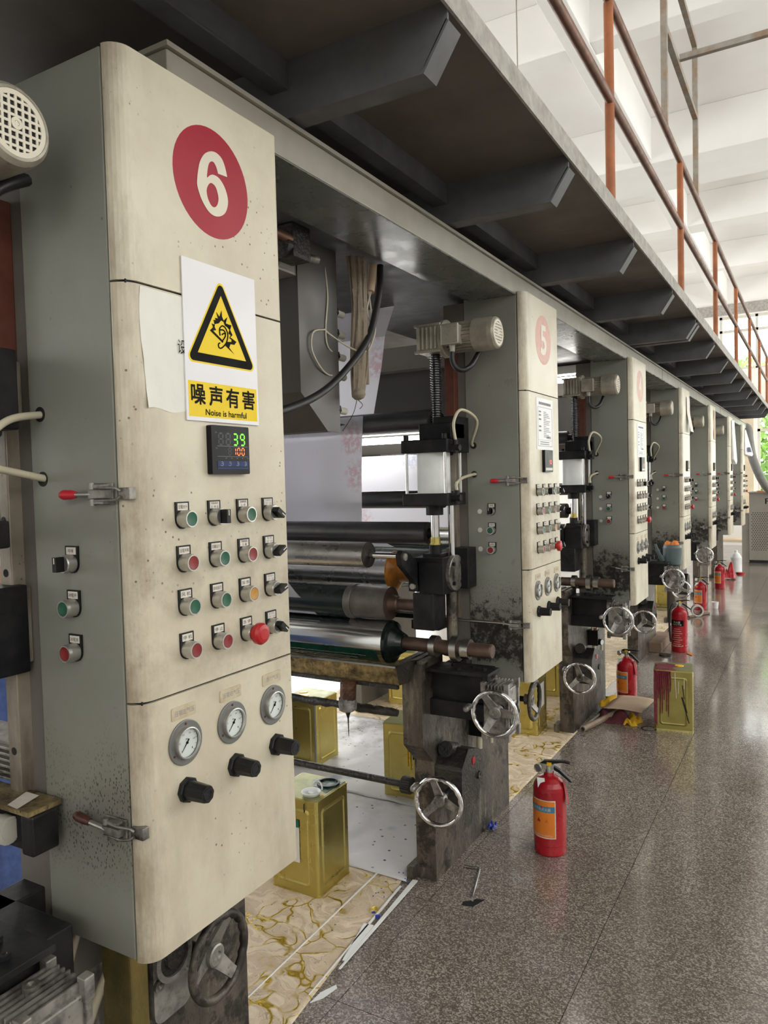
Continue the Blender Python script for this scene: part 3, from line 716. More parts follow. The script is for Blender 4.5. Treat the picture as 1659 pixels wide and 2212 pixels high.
def cabinet(num, k, label, disc):
    c = thing('control_cabinet', label, 'cabinet', (-1.03, 1.0, ZB), 'control cabinets along the press line')
    part('body', MB().box(-1.1525, XS-.0025, Y0+.0005, Y1-.0005, ZB+.002, ZT-.002), 'grey_enamel' if k == 0 else 'grey_enamel_inked', c, bevel=.002)
    pr = cab_profile()
    for nm, a, b in (('upper_door', Z1+.0018, ZT), ('middle_door', Z2+.0018, Z1-.0018), ('lower_door', ZB, Z2-.0018)):
        part(nm, MB().prism(pr, 'z', a, b), 'cream_enamel', c, bevel=.0035)
    part('door_gap', MB().box(XS, XF-.006, Y0+.01, Y1-.003, Z1-.003, Z1+.003).box(XS, XF-.006, Y0+.01, Y1-.003, Z2-.003, Z2+.003), 'black_gap', c)
    cy, cz, rz = 1.0105, 2.0275, .0935
    dm = 'number_red' if disc == 'red' else 'number_pink'
    if disc:
        o = part('number_disc', MB().prism(circ(cy, cz, rz, 48), 'x', XF-.0005, XF+.0006), dm, c); o['label'] = ('red' if disc == 'red' else 'faded pink')+' round number disc'
        if num == 6:
            loops = [[Vector((XF+.0012, *p)) for p in rounded(l, s)] for l, s in ((SIX, (9, 10)), (SIX_HOLE, ()))]
            mb = MB(); mb.add([p for l in loops for p in l], geometry.tessellate_polygon(loops)); part('numeral', mb, 'number_cream', c)
        else: part('numeral', text(MB(), str(num), cy, cz, .066, .108, PX, XF+.0012, .03), 'number_cream', c)
    for i in range(4):
        for j in range(4):
            button(c, LAY[i][j], COLS[j], ROWS[i], lines=TXT[i][j], bare=k > 1, turn=TURN[i][j])
    for i, (kd, t) in enumerate((('sel', ['呼唤']), ('green', ['冰辊开']), ('red', ['冰辊关']))):
        button(c, kd, -1.055, (1.380, 1.3075, 1.2345)[i], side=True, lines=t, bare=k > 1, turn=PI/2)
    for yy, t in ((.897, '压辊左气压'), (1.012, '压辊右气压'), (1.129, '刮刀气压')):
        gauge(c, yy, 1.0755)
        pl = part('name_plate', MB().prism(rrect(yy-.0285, yy+.0265, 1.117, 1.1385, .003), 'x', XF, XF+.0022), 'label_worn', c, bevel=.0008)
        if k < 2: part('lettering', text(MB(), t, yy, 1.1278, .0088*len(t), .009, PX, XF+.0024), 'print_grey', pl)
    for yy in (.897, 1.0185, 1.1355): regulator(c, yy, .9955)
    latch(c, 1.492, 'red_grip', 0); latch(c, .957, 'dark_grip', .013)
    controller(c, 1.0225, 1.563, '39' if k == 0 else None, '100' if k == 0 else '50')
    for zz in (1.627, 1.519): part('hose_hole', MB().lathe((-1.124, Y0-.0006, zz), (0, 1, 0), [(0, 0), (0, .0125), (.0012, .0125)], 20), 'black_gap', c)
    for zz in (1.378, 1.308, 1.236): part('blank_plug', MB().lathe((-1.104, Y0, zz), (0, -1, 0), [(0, .0095), (.0015, .009), (.0018, 0)], 16), 'cap_pale', c) if k else None
    return c
cabs = []
for k in range(7):
    num = 6-k
    lab = ['cream and grey control cabinet with bold red number 6 disc and noise warning sign',
           'cream and grey control cabinet with faded pink number 5 disc and pinned notice sheet',
           'control cabinet with faded number 4 disc, third from the camera',
           'control cabinet with a white strip hanging on its top door, fourth from the camera',
           'control cabinet with yellowish sheet on its top door, fifth from the camera',
           'control cabinet with long white plastic bag on its door, sixth from the camera',
           'farthest control cabinet of the row, with a blue printed bag'][k]
    if k < 4:
        c = cabinet(num, k, lab, 'red' if k == 0 else 'pink' if k < 3 else None)
        c.location.y += k*P; cabs.append(c)
    else:
        cabs.append(dup(cabs[3], (0, (k-3)*P, 0), lab))

# ------------------------------------------------------------------ papers and signs on the cabinets
sg = thing('warning_sign', 'white and yellow noise warning sign with black ear pictogram on the number 6 cabinet', 'sign', (XF, 1.02, 1.745))
part('board', MB().box(XF+.001, XF+.0035, .926, 1.112, 1.6115, 1.8825), 'sign_white', sg)
def rtri(pts, r, n=6):
    o = []; m = len(pts)
    for i in range(m):
        p = Vector(pts[i]); a = (Vector(pts[i-1])-p).normalized(); b = (Vector(pts[(i+1) % m])-p).normalized()
        h = a.angle(b)/2; c = p+(a+b).normalized()*(r/math.sin(h)); a0 = math.atan2(*reversed(((p+a*r/math.tan(h))-c))); a1 = math.atan2(*reversed(((p+b*r/math.tan(h))-c)))
        d = (a1-a0+PI) % (2*PI)-PI
        o += [(c.x+r*math.cos(a0+d*j/n), c.y+r*math.sin(a0+d*j/n)) for j in range(n+1)]
    return o
A3 = lambda e: [(1.018, 1.862+2*e), (.930-e*1.75, 1.712-e), (1.106+e*1.75, 1.712-e)]
def layer(name, pts, lev, mat): part(name, MB().prism(pts, 'x', XF+.0034+.0003*(lev-1), XF+.0034+.0003*lev), mat, sg)
layer('triangle_border', rtri(A3(0.002), .010), 1, 'sign_yellow')
layer('triangle_band', rtri(A3(-.001), .008), 2, 'print_black')
layer('triangle_field', [(1.018, 1.834), (.956, 1.7275), (1.080, 1.7275)], 3, 'sign_yellow')
BURST=[(0.987, 1.769), (0.995, 1.776), (0.992, 1.782), (0.999, 1.781), (0.997, 1.789), (1.002, 1.789), (1.001, 1.793), (1.008, 1.793), (1.004, 1.804), (1.012, 1.797), (1.018, 1.809), (1.019, 1.798), (1.023, 1.792), (1.033, 1.8), (1.028, 1.788), (1.035, 1.787), (1.043, 1.787), (1.039, 1.778), (1.045, 1.77), (1.039, 1.765), (1.055, 1.759), (1.049, 1.753), (1.039, 1.753), (1.035, 1.746), (1.048, 1.736), (1.025, 1.748), (1.031, 1.756), (1.041, 1.757), (1.042, 1.761), (1.036, 1.763), (1.04, 1.769), (1.034, 1.771), (1.037, 1.778), (1.031, 1.782), (1.026, 1.783), (1.022, 1.79), (1.016, 1.791), (1.01, 1.785), (1.0, 1.782), (0.999, 1.777), (1.003, 1.772), (0.995, 1.77), (1.021, 1.755), (1.018, 1.752)]
EARS=[[(1.012, 1.764), (1.011, 1.774), (1.014, 1.779), (1.019, 1.782), (1.026, 1.78), (1.031, 1.773), (1.032, 1.765), (1.028, 1.754), (1.02, 1.746), (1.013, 1.742), (1.008, 1.743), (1.007, 1.748), (1.011, 1.751)],
      [(1.013, 1.774), (1.02, 1.775), (1.025, 1.772), (1.026, 1.766), (1.022, 1.76), (1.018, 1.756)], [(1.017, 1.766), (1.021, 1.769), (1.025, 1.769)]]
mb = MB().poly([(XF+.0047, a, b) for a, b in BURST])
for e in EARS: mb.tube([(XF+.0047, a, b) for a, b in e], .0012, 6, smoothn=4)
part('ear_pictogram', mb, 'print_black', sg)
layer('caption_field', rrect(.931, 1.1075, 1.6185, 1.6785, .0005), 1, 'sign_yellow')
mb = MB()
for i, ch in enumerate('噪声有害'): text(mb, ch, .954+.0433*i, 1.6565, .033, .0335, PX, XF+.0040, .022)
part('chinese_caption', mb, 'print_black', sg)
part('english_caption', text(MB(), 'Noise is harmful', 1.0235, 1.6275, .106, .0105, PX, XF+.0040, .018), 'print_black', sg)
# crumpled sheet half behind the sign
pn = thing('paper_sheet', 'blank creased white paper sheet taped beside the noise warning sign', 'paper', (XF, .88, 1.72))
def crp(u, v):
    y = .838+.089*u+(.004*math.sin(v*5+1) if u < .05 else 0); z = 1.6245+.19*v+(.003*math.sin(u*7) if v < .05 else 0)
    return (XF+.0006+.0016*abs(math.sin(u*9+v*4))*(.3+.7*math.sin(v*11+u*3)**2)*(1-u)+(.006*max(0, .2-u)*max(0, .15-v)*30), y, z)
part('sheet', MB().grid(crp, 14, 26), 'paper_white', pn)
part('lettering', text(MB(), '设', .9205, 1.7315, .019, .023, PX, XF+.0030), 'print_black', pn)
# notice on cabinet 5 (and the smaller one on cabinet 4): ruled sheet, columns of small print
def notice(k, label):
    u = k*P; n = thing('notice_sheet', label, 'paper', (XF, 1.01+u, 1.71))
    part('sheet', MB().box(XF+.0006, XF+.0014, .912+u, 1.112+u, 1.607, 1.803), 'sign_white', n)
    mb = MB(); x = XF+.0017
    mb.box(x, x+.0002, .925+u, 1.100+u, 1.768, 1.7690).box(x, x+.0002, .925+u, 1.100+u, 1.620, 1.6215).box(x, x+.0002, .925+u, .9265+u, 1.62, 1.768).box(x, x+.0002, 1.0985+u, 1.100+u, 1.62, 1.768).box(x, x+.0002, .925+u, 1.1+u, 1.643, 1.6438)
    part('ruled_frame', mb, 'print_grey', n)
    mb = MB()
    for i in range(14): mb.box(x, x+.0002, .94+.0105*i+u, .9475+.0105*i+u, 1.778, 1.788)
    for i in range(15):
        z = 1.752-.0068*i; w = .085-.03*rnd.random() if i % 4 else .03
        mb.box(x, x+.0002, .995+u, .995+w+u, z-.0012, z+.0012)
    for z in (1.751, 1.738, 1.722, 1.695, 1.679): mb.box(x, x+.0002, .938+u, .965+u, z-.003, z+.003)
    for i in range(4): mb.box(x, x+.0002, 1.03+.014*i+u, 1.038+.014*i+u, 1.65, 1.66)
    for z in (1.636, 1.628): mb.box(x, x+.0002, .95+u, 1.06+u, z-.0014, z+.0014)
    tag(part('small_print', mb, 'print_grey', n), kind='stuff')
notice(1, 'printed notice sheet with ruled frame on the number 5 cabinet door')
notice(2, 'printed notice sheet on the door of the third cabinet from the camera')
def flap(k, y0, y1, z0, z1, mat, label, curl=0.0, n='hanging_sheet'):
    u = k*P
    single(n, MB().grid(lambda a, b: (XF+.003+curl*(1-b)**2+.002*math.sin(a*6+b*9), y0+(y1-y0)*a+u, z0+(z1-z0)*b), 8, 16), mat, (XF, y0+u, z1), label, 'sheet')
flap(3, 1.00, 1.17, 1.84, 2.12, 'label_strip', 'pale sheet with curled foot hung on the fourth cabinet from the camera', .03)
flap(4, 1.00, 1.16, 1.84, 2.14, 'cardboard', 'yellowish sheet hung on the fifth cabinet from the camera')
def bag(k, pts, mat, label):
    u = k*P; t = thing('plastic_bag', label, 'bag', (XF, 1.1+u, 2.1)); mb = MB()
    vs = [(XF+d, y+u, z) for y, z, d in pts]; n = len(pts)
    mb.add(vs+[(XF+.002, y+u, z) for y, z, d in pts], [tuple(range(n)), tuple(range(2*n-1, n-1, -1))]+[(i, (i+1) % n, n+(i+1) % n, n+i) for i in range(n)])
    part('film', mb, mat, t, bevel=.006); return t
bag(5, [(1.0, 2.14, .01), (1.19, 2.15, .02), (1.2, 1.64, .05), (1.12, 1.60, .05), (1.02, 1.66, .03)], 'plastic_white', 'long white plastic bag hanging on the sixth cabinet from the camera')
b = bag(6, [(1.08, 2.10, .01), (1.12, 2.12, .02), (1.34, 1.76, .10), (1.30, 1.73, .09), (1.05, 1.76, .02)], 'plastic_white', 'white bag with blue printing hung on the farthest cabinet')
part('blue_print', MB().add([(XF+.045, 1.10+6*P, 1.86), (XF+.072, 1.19+6*P, 1.86), (XF+.09, 1.22+6*P, 1.79), (XF+.05, 1.10+6*P, 1.79)], [(0, 1, 2, 3)]), 'display_blue', b)

# ------------------------------------------------------------------ press side frames (prototype stands at the unit marked 5)
U = P
def side_frame(label):
    u = U; f = thing('press_side_frame', label, 'machine frame', (-1.27, 1.0+u, 0), 'press side frames')
    part('pedestal', MB().prism([(.63+u, 0), (.63+u, .455), (.548+u, .535), (.548+u, .838), (.725+u, .838), (.725+u, .70), (1.395+u, .70), (1.395+u, 0)], 'x', -1.316, -1.235), 'stained_iron', f, bevel=.003)
    part('cap_plate', MB().box(-1.318, -1.294, .545+u, .728+u, .838, .849).box(-1.284, -1.262, .545+u, .728+u, .838, .849).box(-1.252, -1.232, .545+u, .728+u, .838, .849), 'stained_iron', f, bevel=.001)
    part('foot_block', MB().box(-1.345, -1.316, .60+u, .68+u, 0, .05), 'stained_iron', f, bevel=.002)
    part('column', MB().box(-1.24, -1.1545, .81+u, 1.39+u, .62, 2.166), 'frame_paint', f, bevel=.002)
    part('mounting_box', MB().box(-1.235, -1.035, .632+u, .76+u, .688, .806).box(-1.235, -1.175, .70+u, 1.10+u, .688, .806), 'black_steel', f, bevel=.003)
    part('mounting_plate', MB().box(-1.236, -.995, .585+u, .70+u, .806, .818), 'black_steel', f, bevel=.001)
    for xx, yy in ((-1.16, .66), (-1.08, .66), (-1.03, .64), (-1.12, .61)): part('bolt', MB().lathe((xx, yy+u, .818), (0, 0, 1), [(0, .009), (.008, .009), (.008, .005), (.004, 0)], 6, False), 'black_steel', f)
    part('guide_rail', MB().box(-1.222, -1.190, .785+u, .812+u, .97, 1.70), 'rail_steel', f, bevel=.002)
    part('rail_cover', MB().box(-1.224, -1.184, .775+u, .811+u, 1.70, 1.99), 'rail_wood', f, bevel=.003)
    for zz in (1.05, 1.26, 1.36, 1.45, 1.60): part('rail_hole', MB().cyl((-1.206, .7845+u, zz), (-1.206, .787+u, zz), .007, n=10), 'black_gap', f)
    for z0, z1 in ((1.11, 1.24), (1.63, 1.72)):
        part('guide_block', MB().box(-1.232, -1.176, .768+u, .81+u, z0, z1), 'rail_steel', f, bevel=.002)
    return f
FL = ['near press side frame whose column carries the number 6 cabinet', 'press side frame with stained pedestal under the number 5 cabinet'] + \
     ['press side frame with stained pedestal under the %s cabinet from the camera' % ORD[k] for k in range(2, 7)]
fr = side_frame(FL[1])
for k in (0, 2, 3, 4, 5, 6):
    d_ = dup(fr, (0, (k-1)*P, 0), FL[k])
    if k == 0:                                                  # the near carriage is lifted, its guide block with it
        lo = min((ch for ch in d_.children if ch.name.startswith('guide_block')), key=lambda ch: ch.data.vertices[0].co.z); lo.location.z += .095

def gear_motor(label):
    u = U; g = thing('gear_motor', label, 'motor', (-1.18, .675+u, 1.95), 'gear motors at the tops of the frames'); y, z = .675+u, 2.012
    mb = MB().box(-1.262, -1.172, y-.052, y+.052, z-.05, z+.05)
    for zz in (-.052, .043):
        for yy in (-.056, .044): mb.box(-1.27, -1.165, y+yy, y+yy+.012, z+zz, z+zz+.009)
    for i in range(5): mb.box(-1.255+.017*i, -1.249+.017*i, y-.058, y+.058, z-.04, z+.04)
    part('gearbox', mb, 'motor_paint', g, bevel=.002)
    part('flange', MB().lathe((-1.172, y, z), (1, 0, 0), [(0, 0), (0, .068), (.012, .068), (.014, .064), (.014, 0)], 32), 'motor_paint', g)
    mb = MB().cyl((-1.158, y, z), (-1.045, y, z), .046, n=28)
    for i in range(22):
        a = 2*PI*i/22; c, s = math.cos(a), math.sin(a); n_ = Vector((0, -s, c))*.0014; p0, p1 = Vector((0, c, s))*.045, Vector((0, c, s))*.0545
        o_ = Vector((0, y, z)); q0 = [o_+p0-n_, o_+p0+n_, o_+p1+n_, o_+p1-n_]
        mb.add([(-1.15, p.y, p.z) for p in q0]+[(-1.045, p.y, p.z) for p in q0], [(0, 1, 2, 3), (7, 6, 5, 4), (0, 4, 5, 1), (1, 5, 6, 2), (2, 6, 7, 3), (3, 7, 4, 0)])
    part('motor_body', mb, 'motor_paint', g)
    part('terminal_box', MB().box(-1.148, -1.085, y-.078, y-.04, z-.034, z+.034).box(-1.151, -1.082, y-.084, y-.076, z-.037, z+.037), 'motor_paint', g, bevel=.004)
    R_ = .0585
    fc = part('fan_cover', MB().lathe((-1.05, y, z), (1, 0, 0), [(0, R_), (.062, R_), (.078, .056), (.0855, .050), (.0868, .046), (.0855, .0455)], 36), 'motor_paint', g)
    xx = -.9655
    part('fan_shadow', MB().lathe((xx-.004, y, z), (1, 0, 0), [(0, 0), (0, .0465), (.002, .0465), (.002, 0)], 28), 'black_gap', fc)
    mb = MB(); st = .0105
    for i in range(-4, 5):                                    # square mesh of the fan grille
        a = i*st; L = math.sqrt(max(0, .0465**2-a*a))
        mb.box(xx-.0015, xx+.0008, y+a-.0019, y+a+.0019, z-L, z+L)
        mb.box(xx-.0014, xx+.0007, y-L, y+L, z+a-.0019, z+a+.0019)
    mb.lathe((xx-.0015, y, z), (1, 0, 0), [(0, 0), (0, .0085), (.003, .0085), (.003, .004), (.0015, .0035), (.0015, 0)], 20)
    mb.lathe((xx-.0015, y, z), (1, 0, 0), [(0, .0385), (.0025, .0385), (.0025, .047), (0, .047)], 36)
    part('fan_grille', mb, 'gauge_dial' if False else 'number_cream', fc)
    part('cable_gland', MB().cyl((-1.115, y-.062, z-.033), (-1.115, y-.062, z-.062), .011, .009, 12), 'foam_grey', g)
    part('cable', MB().tube([(-1.115, y-.062, z-.06), (-1.113, y-.064, z-.10), (-1.09, y-.05, z-.125), (-1.065, y-.02, z-.11), (-1.055, y+.03, z-.06), (-1.06, y+.08, z-.03)], .0095, 8, smoothn=5), 'cable_black', g)
    mb = MB(); pts = []
    mb.cyl((-1.212, y, 1.66), (-1.212, y, z-.05), .016, n=16)
    for i in range(34): mb.lathe((-1.212, y, 1.665+.0088*i), (0, 0, 1), [(0, .016), (.0022, .0215), (.0044, .016)], 16)
    part('lead_screw', mb, 'dark_roller', g)
    return g
MO = ['cream gear motor with square fan grille beside the number 6 cabinet', 'gear motor with bent black cable beside the number 5 cabinet'] + \
     ['gear motor near the top of the %s cabinet from the camera' % ORD[k] for k in range(2, 6)]
gm_ = gear_motor(MO[1])
for k in (0, 2, 3, 4, 5): dup(gm_, (0, (k-1)*P, 0), MO[k])

def cylinder(label):
    u = U; y, x = .67+u, -1.227
    c = thing('pneumatic_cylinder', label, 'air cylinder', (x, y, 1.40), 'white air cylinders on the frames')
    part('barrel', MB().cyl((x, y, 1.453), (x, y, 1.600), .0615, n=36), 'plastic_white', c)
    part('upper_cap', MB().box(x-.094, x+.094, y-.08, y+.08, 1.600, 1.648), 'black_steel', c, bevel=.004)
    part('lower_cap', MB().box(x-.092, x+.092, y-.08, y+.08, 1.408, 1.453), 'black_steel', c, bevel=.004)
    for sx in (-1, 1):
        for sy in (-1, 1):
            part('tie_rod', MB().cyl((x+sx*.078, y+sy*.066, 1.453), (x+sx*.078, y+sy*.066, 1.60), .006, n=10), 'chrome', c)
            part('nut', MB().cyl((x+sx*.078, y+sy*.066, 1.648), (x+sx*.078, y+sy*.066, 1.666), .0105, n=6), 'black_steel', c)
    part('yoke', MB().box(x-.03, x+.10, y-.055, y+.06, 1.648, 1.705).box(x+.015, x+.10, y-.03, y+.10, 1.600, 1.73), 'black_steel', c, bevel=.003)
    part('boss', MB().cyl((x, y, 1.372), (x, y, 1.408), .032, n=20), 'black_steel', c)
    part('piston_rod', MB().cyl((x, y, 1.285), (x, y, 1.372), .0165, n=16), 'chrome', c)
    part('rod_nut', MB().cyl((x, y, 1.268), (x, y, 1.29), .020, n=6).cyl((x, y, 1.262), (x, y, 1.268), .023, n=6), 'tin_gold', c)
    part('coupling', MB().cyl((x, y, 1.225), (x, y, 1.262), .023, n=16).box(x-.035, x+.035, y-.035, y+.035, 1.218, 1.230), 'black_steel', c)
    part('guide_shaft', MB().cyl((x+.055, y+.03, 1.21), (x+.055, y+.03, 1.41), .011, n=12), 'chrome', c)
    for i, (z0, zh) in enumerate(((1.615, 1.627), (1.435, 1.519))):
        part('fitting', MB().cyl((x+.092, y-.04, z0), (x+.128, y-.045, z0), .014, .011, 10).cyl((x+.11, y-.042, z0-.02), (x+.11, y-.042, z0+.028), .0095, n=8), 'black_steel', c)
        pts = [(x+.11, y-.042, z0+.025), (x+.108, y-.05, z0+.09), (x+.125, y-.02, z0+.135), (x+.15, y+.06, z0+.10), (-1.124, .79+u, zh+.012), (-1.124, .815+u, zh)] if i == 0 else \
              [(x+.112, y-.042, z0+.025), (x+.105, y-.03, z0+.05), (x+.10, y+.03, z0+.07), (-1.118, .77+u, zh-.002), (-1.118, .815+u, zh)]
        part('air_hose', MB().tube(pts, .0058, 8, smoothn=6), 'hose_clear', c)
    return c
CL = ['air cylinder of the near unit, only its black end showing at the left edge', 'white pneumatic cylinder with black end caps left of the number 5 cabinet', 'white pneumatic cylinder left of the third cabinet from the camera', 'white pneumatic cylinder left of the fourth cabinet from the camera']
cy_ = cylinder(CL[1])
for k in (0, 2, 3):
    d_ = dup(cy_, (0, (k-1)*P, 0), CL[k])
    if k == 0:
        for ch in list(d_.children):
            if ch.name.startswith('air_hose'): bpy.data.objects.remove(ch)
# hoses of the near unit run out of the frame to the left
for nm, zz, pts in (('upper', 1.627, [(-1.075, .62, 1.52), (-1.085, .67, 1.567), (-1.105, .735, 1.612), (-1.124, .81, 1.627)]), ('lower', 1.519, [(-1.085, .62, 1.548), (-1.105, .67, 1.545), (-1.12, .74, 1.533), (-1.120, .81, 1.519)])):
    single('air_hose', MB().tube(pts, .0062, 10, smoothn=8), 'hose_clear', pts[-1], 'clear air hose entering the %s hole in the side of the number 6 cabinet' % nm, 'hose')

def carriage(label):
    """impression roller carriage below the cylinder: block, round cover, swing arm, lower bearing"""
    u = U; b = thing('roller_carriage', label, 'bracket', (-1.2, .67+u, 1.1), 'roller carriages under the air cylinders')
    y = .672+u
    part('block', MB().box(-1.265, -1.165, y-.07, y+.075, 1.085, 1.212), 'black_steel', b, bevel=.004)
    part('top_plate', MB().box(-1.285, -1.165, y-.075, y+.06, 1.205, 1.219), 'black_steel', b, bevel=.002)
    part('slide', MB().box(-1.185, -1.12, y+.05, y+.128, 1.095, 1.245), 'black_steel', b, bevel=.003)
    part('round_cover', MB().lathe((-1.165, y+.015, 1.158), (1, 0, 0), [(0, 0), (0, .066), (.014, .066), (.016, .063), (.016, 0)], 32), 'worn_aluminium', b)
    for a in (45, 135, 225, 315): part('cover_bolt', MB().lathe((-1.149, y+.015+.05*math.cos(math.radians(a)), 1.158+.05*math.sin(math.radians(a))), (1, 0, 0), [(0, .007), (.008, .007), (.008, 0)], 8), 'black_steel', b)
    part('swing_arm', MB().prism([(y-.072, 1.20), (y-.072, 1.11), (y-.20, 1.205), (y-.208, 1.238), (y-.19, 1.256), (y-.165, 1.252)], 'x', -1.283, -1.262), 'black_steel', b, bevel=.003)
    part('arm_pad', MB().box(-1.30, -1.262, y-.085, y-.068, 1.095, 1.205), 'black_steel', b, bevel=.002)
    for zz in (1.19, 1.115): part('arm_bolt', MB().lathe((-1.281, y-.085, zz), (0, -1, 0), [(0, .012), (.008, .011), (.009, 0)], 12), 'worn_aluminium', b)
    part('arm_pivot', MB().lathe((-1.262, y-.18, 1.232), (1, 0, 0), [(0, .014), (.006, .013), (.007, 0)], 14), 'worn_aluminium', b)
    part('lower_bearing', MB().box(-1.285, -1.20, y-.085, y+.02, .955, 1.09), 'black_steel', b, bevel=.004)
    part('guide_post', MB().cyl((-1.188, y+.045, .86), (-1.188, y+.045, 1.09), .021, n=14).cyl((-1.188, y+.045, .845), (-1.188, y+.045, .862), .038, n=16), 'stained_iron', b)
    return b
CA = ['black roller carriage at the left edge beside the number 6 cabinet', 'black roller carriage with round cover left of the number 5 cabinet', 'black roller carriage left of the third cabinet from the camera']
ca_ = carriage(CA[1]); dup(ca_, (0, P, 0), CA[2]); dup(ca_, (-.050, -P, .095), CA[0])

# ------------------------------------------------------------------ handwheels and their gearboxes
def handwheel(c, axis, R, label, group, rimmat='chrome', grip=None, rot=0.0, spin=0.0, dished=.02):
    ax = Vector(axis).normalized(); w = thing('handwheel', label, 'handwheel', c, group)
    a = Vector((0, 0, 1)); a = (a-ax*a.dot(ax)).normalized(); b = ax.cross(a); Mx = Matrix((a, b, ax)).transposed().to_4x4(); Mx.translation = Vector(c); Mx = Mx @ Matrix.Rotation(spin, 4, 'Z')
    def mk(): m = MB(); m.M = Mx; return m
    n, q_ = 60, 10; vs = []
    for i in range(n):
        t = 2*PI*i/n; dent = (.0018*math.cos(18*t) if math.sin(t*1.5) > -.2 else 0)
        for j in range(q_):
            s = 2*PI*j/q_; r = .0085+(dent if math.cos(s) < -.2 else 0); rr = R-.0085+r*math.cos(s)
            vs.append((rr*math.cos(t), rr*math.sin(t), dished+r*math.sin(s)))
    m = mk(); m.add(vs, [(i*q_+j, i*q_+(j+1) % q_, ((i+1) % n)*q_+(j+1) % q_, ((i+1) % n)*q_+j) for i in range(n) for j in range(q_)], True)
    part('rim', m, rimmat, w)
    for i in range(3):
        t = 2*PI*i/3+rot; d = Vector((math.cos(t), math.sin(t), 0)); e = Vector((-d.y, d.x, 0)); vs = []
        for s, hw, z0 in ((.016, .016, 0), (R*.55, .0125, dished*.5), (R-.012, .011, dished)):
            for sg_ in (1, -1): vs += [d*s+e*hw*sg_+Vector((0, 0, z0+.004)), d*s+e*hw*sg_+Vector((0, 0, z0-.004))]
        fs = []
        for k_ in (0, 4): fs += [(k_, k_+2, k_+6, k_+4), (k_+1, k_+5, k_+7, k_+3), (k_, k_+4, k_+5, k_+1), (k_+2, k_+3, k_+7, k_+6)]
        part('spoke', mk().add(vs, fs+[(0, 1, 3, 2), (8, 10, 11, 9)]), 'worn_aluminium', w)
    part('hub', mk().lathe((0, 0, -.02), (0, 0, 1), [(0, 0), (0, .021), (.034, .021), (.036, .018), (.036, .009), (.033, .007), (.033, 0)], 24), 'worn_aluminium', w)
    part('shaft', mk().cyl((0, 0, -.09), (0, 0, -.02), .011, n=12), 'black_steel', w)
    if grip is not None:
        g = Vector((math.cos(grip), math.sin(grip), 0))*(R+.002)
        part('crank_handle', mk().lathe(g+Vector((0, 0, dished)), (0, 0, 1), [(0, .006), (.012, .006), (.016, .011), (.05, .0105), (.058, .007), (.06, 0)], 14), 'worn_aluminium', w)
    return w
GR = 'round handwheels along the presses'
def worm_box(label):
    u = U; x0, x1, y0, y1, z0, z1 = -1.02, -.93, .60+u, .70+u, .595, .765
    g = thing('worm_gearbox', label, 'gearbox', (-.98, .65+u, z0), 'finned worm gearboxes')
    mb = MB().box(x0, x1, y0, y1, z0, z1)
    part('housing', mb, 'worn_aluminium', g, bevel=.004)
    mb = MB()
    for i in range(7): mb.box(x0+.008+.0122*i, x0+.0112+.0122*i, y0-.006, y1+.006, z1-.005, z1+.016)
    part('cooling_fins', mb, 'worn_aluminium', g)
    for xx in (x0-.006, x1-.010):
        for yy in (y0-.010, y1-.008):
            for za, zb in ((z1-.012, z1+.024), (z0-.008, z0+.03)): part('corner_lug', MB().box(xx, xx+.018, yy, yy+.018, za, zb), 'worn_aluminium', g, bevel=.002)
    for ya in (y0-.006, y1-.006): part('side_rib', MB().box(x1-.006, x1+.006, ya, ya+.012, z0+.03, z1-.012), 'worn_aluminium', g, bevel=.002)
    part('filler_plug', MB().lathe(((x0+x1)/2-.01, (y0+y1)/2, z1+.012), (0, 0, 1), [(0, .012), (.012, .012), (.012, .006), (.006, 0)], 12), 'worn_aluminium', g)
    yc, zc = (y0+y1)/2, .672
    bf = part('bearing_flange', MB().lathe((x1, yc, zc), (1, 0, 0), [(0, 0), (0, .049), (.008, .048), (.010, .043), (.010, .037), (.002, .034), (.002, 0)], 28), 'worn_aluminium', g)
    part('bore', MB().lathe((x1+.002, yc, zc), (1, 0, 0), [(0, .034), (.002, .034), (.001, .012), (.012, .012), (.012, 0)], 20), 'black_steel', bf)
    for i in range(6):
        a = 2*PI*i/6; part('flange_bolt', MB().lathe((x1+.008, yc+.042*math.cos(a), zc+.042*math.sin(a)), (1, 0, 0), [(0, .006), (.005, .006), (.005, 0)], 8), 'worn_aluminium', g)
    part('bracket', MB().box(-1.236, x0, y0+.01, y1-.01, .64, .70), 'black_steel', g, bevel=.002)
    return g
WB = ['finned aluminium worm gearbox low at the left beside the number 6 cabinet', 'finned worm gearbox under the number 5 cabinet behind a chrome handwheel'] + ['finned worm gearbox under the %s cabinet from the camera' % ORD[k] for k in range(2, 5)]
wb = worm_box(WB[1])
for k in (0, 2, 3, 4): dup(wb, (0, (k-1)*P, 0), WB[k])
w1 = handwheel((-.950, .545+U, .704), (.06, -1, 0), .084, 'chrome three spoke handwheel facing the camera under the number 5 cabinet', GR, grip=PI*.42, rot=.55)
for k in (2, 3, 4): dup(w1, (0, (k-1)*P, 0), 'chrome handwheel facing the camera under the %s cabinet from the camera' % ORD[k])
w2 = handwheel((-1.165, .535+U, .362), (.10, -1, 0), .0925, 'chrome handwheel low on the stained pedestal of the number 5 cabinet', GR, grip=PI*.30, rot=.25)
[dup(w2, (0, (k-1)*P, 0), 'chrome handwheel low on the pedestal under the %s cabinet from the camera' % ORD[k]) for k in (2, 3, 4)]
w3 = handwheel((-1.0, 1.030, .612), (1, .05, 0), .083, 'dark bronze handwheel facing the aisle below the number 6 cabinet', GR, rimmat='stained_iron', rot=PI/2, spin=.1)
for k in (1,): 
    d_ = dup(w3, (0, k*P, 0), 'dark handwheel facing the aisle at the far side of the %s cabinet from the camera' % ORD[k])
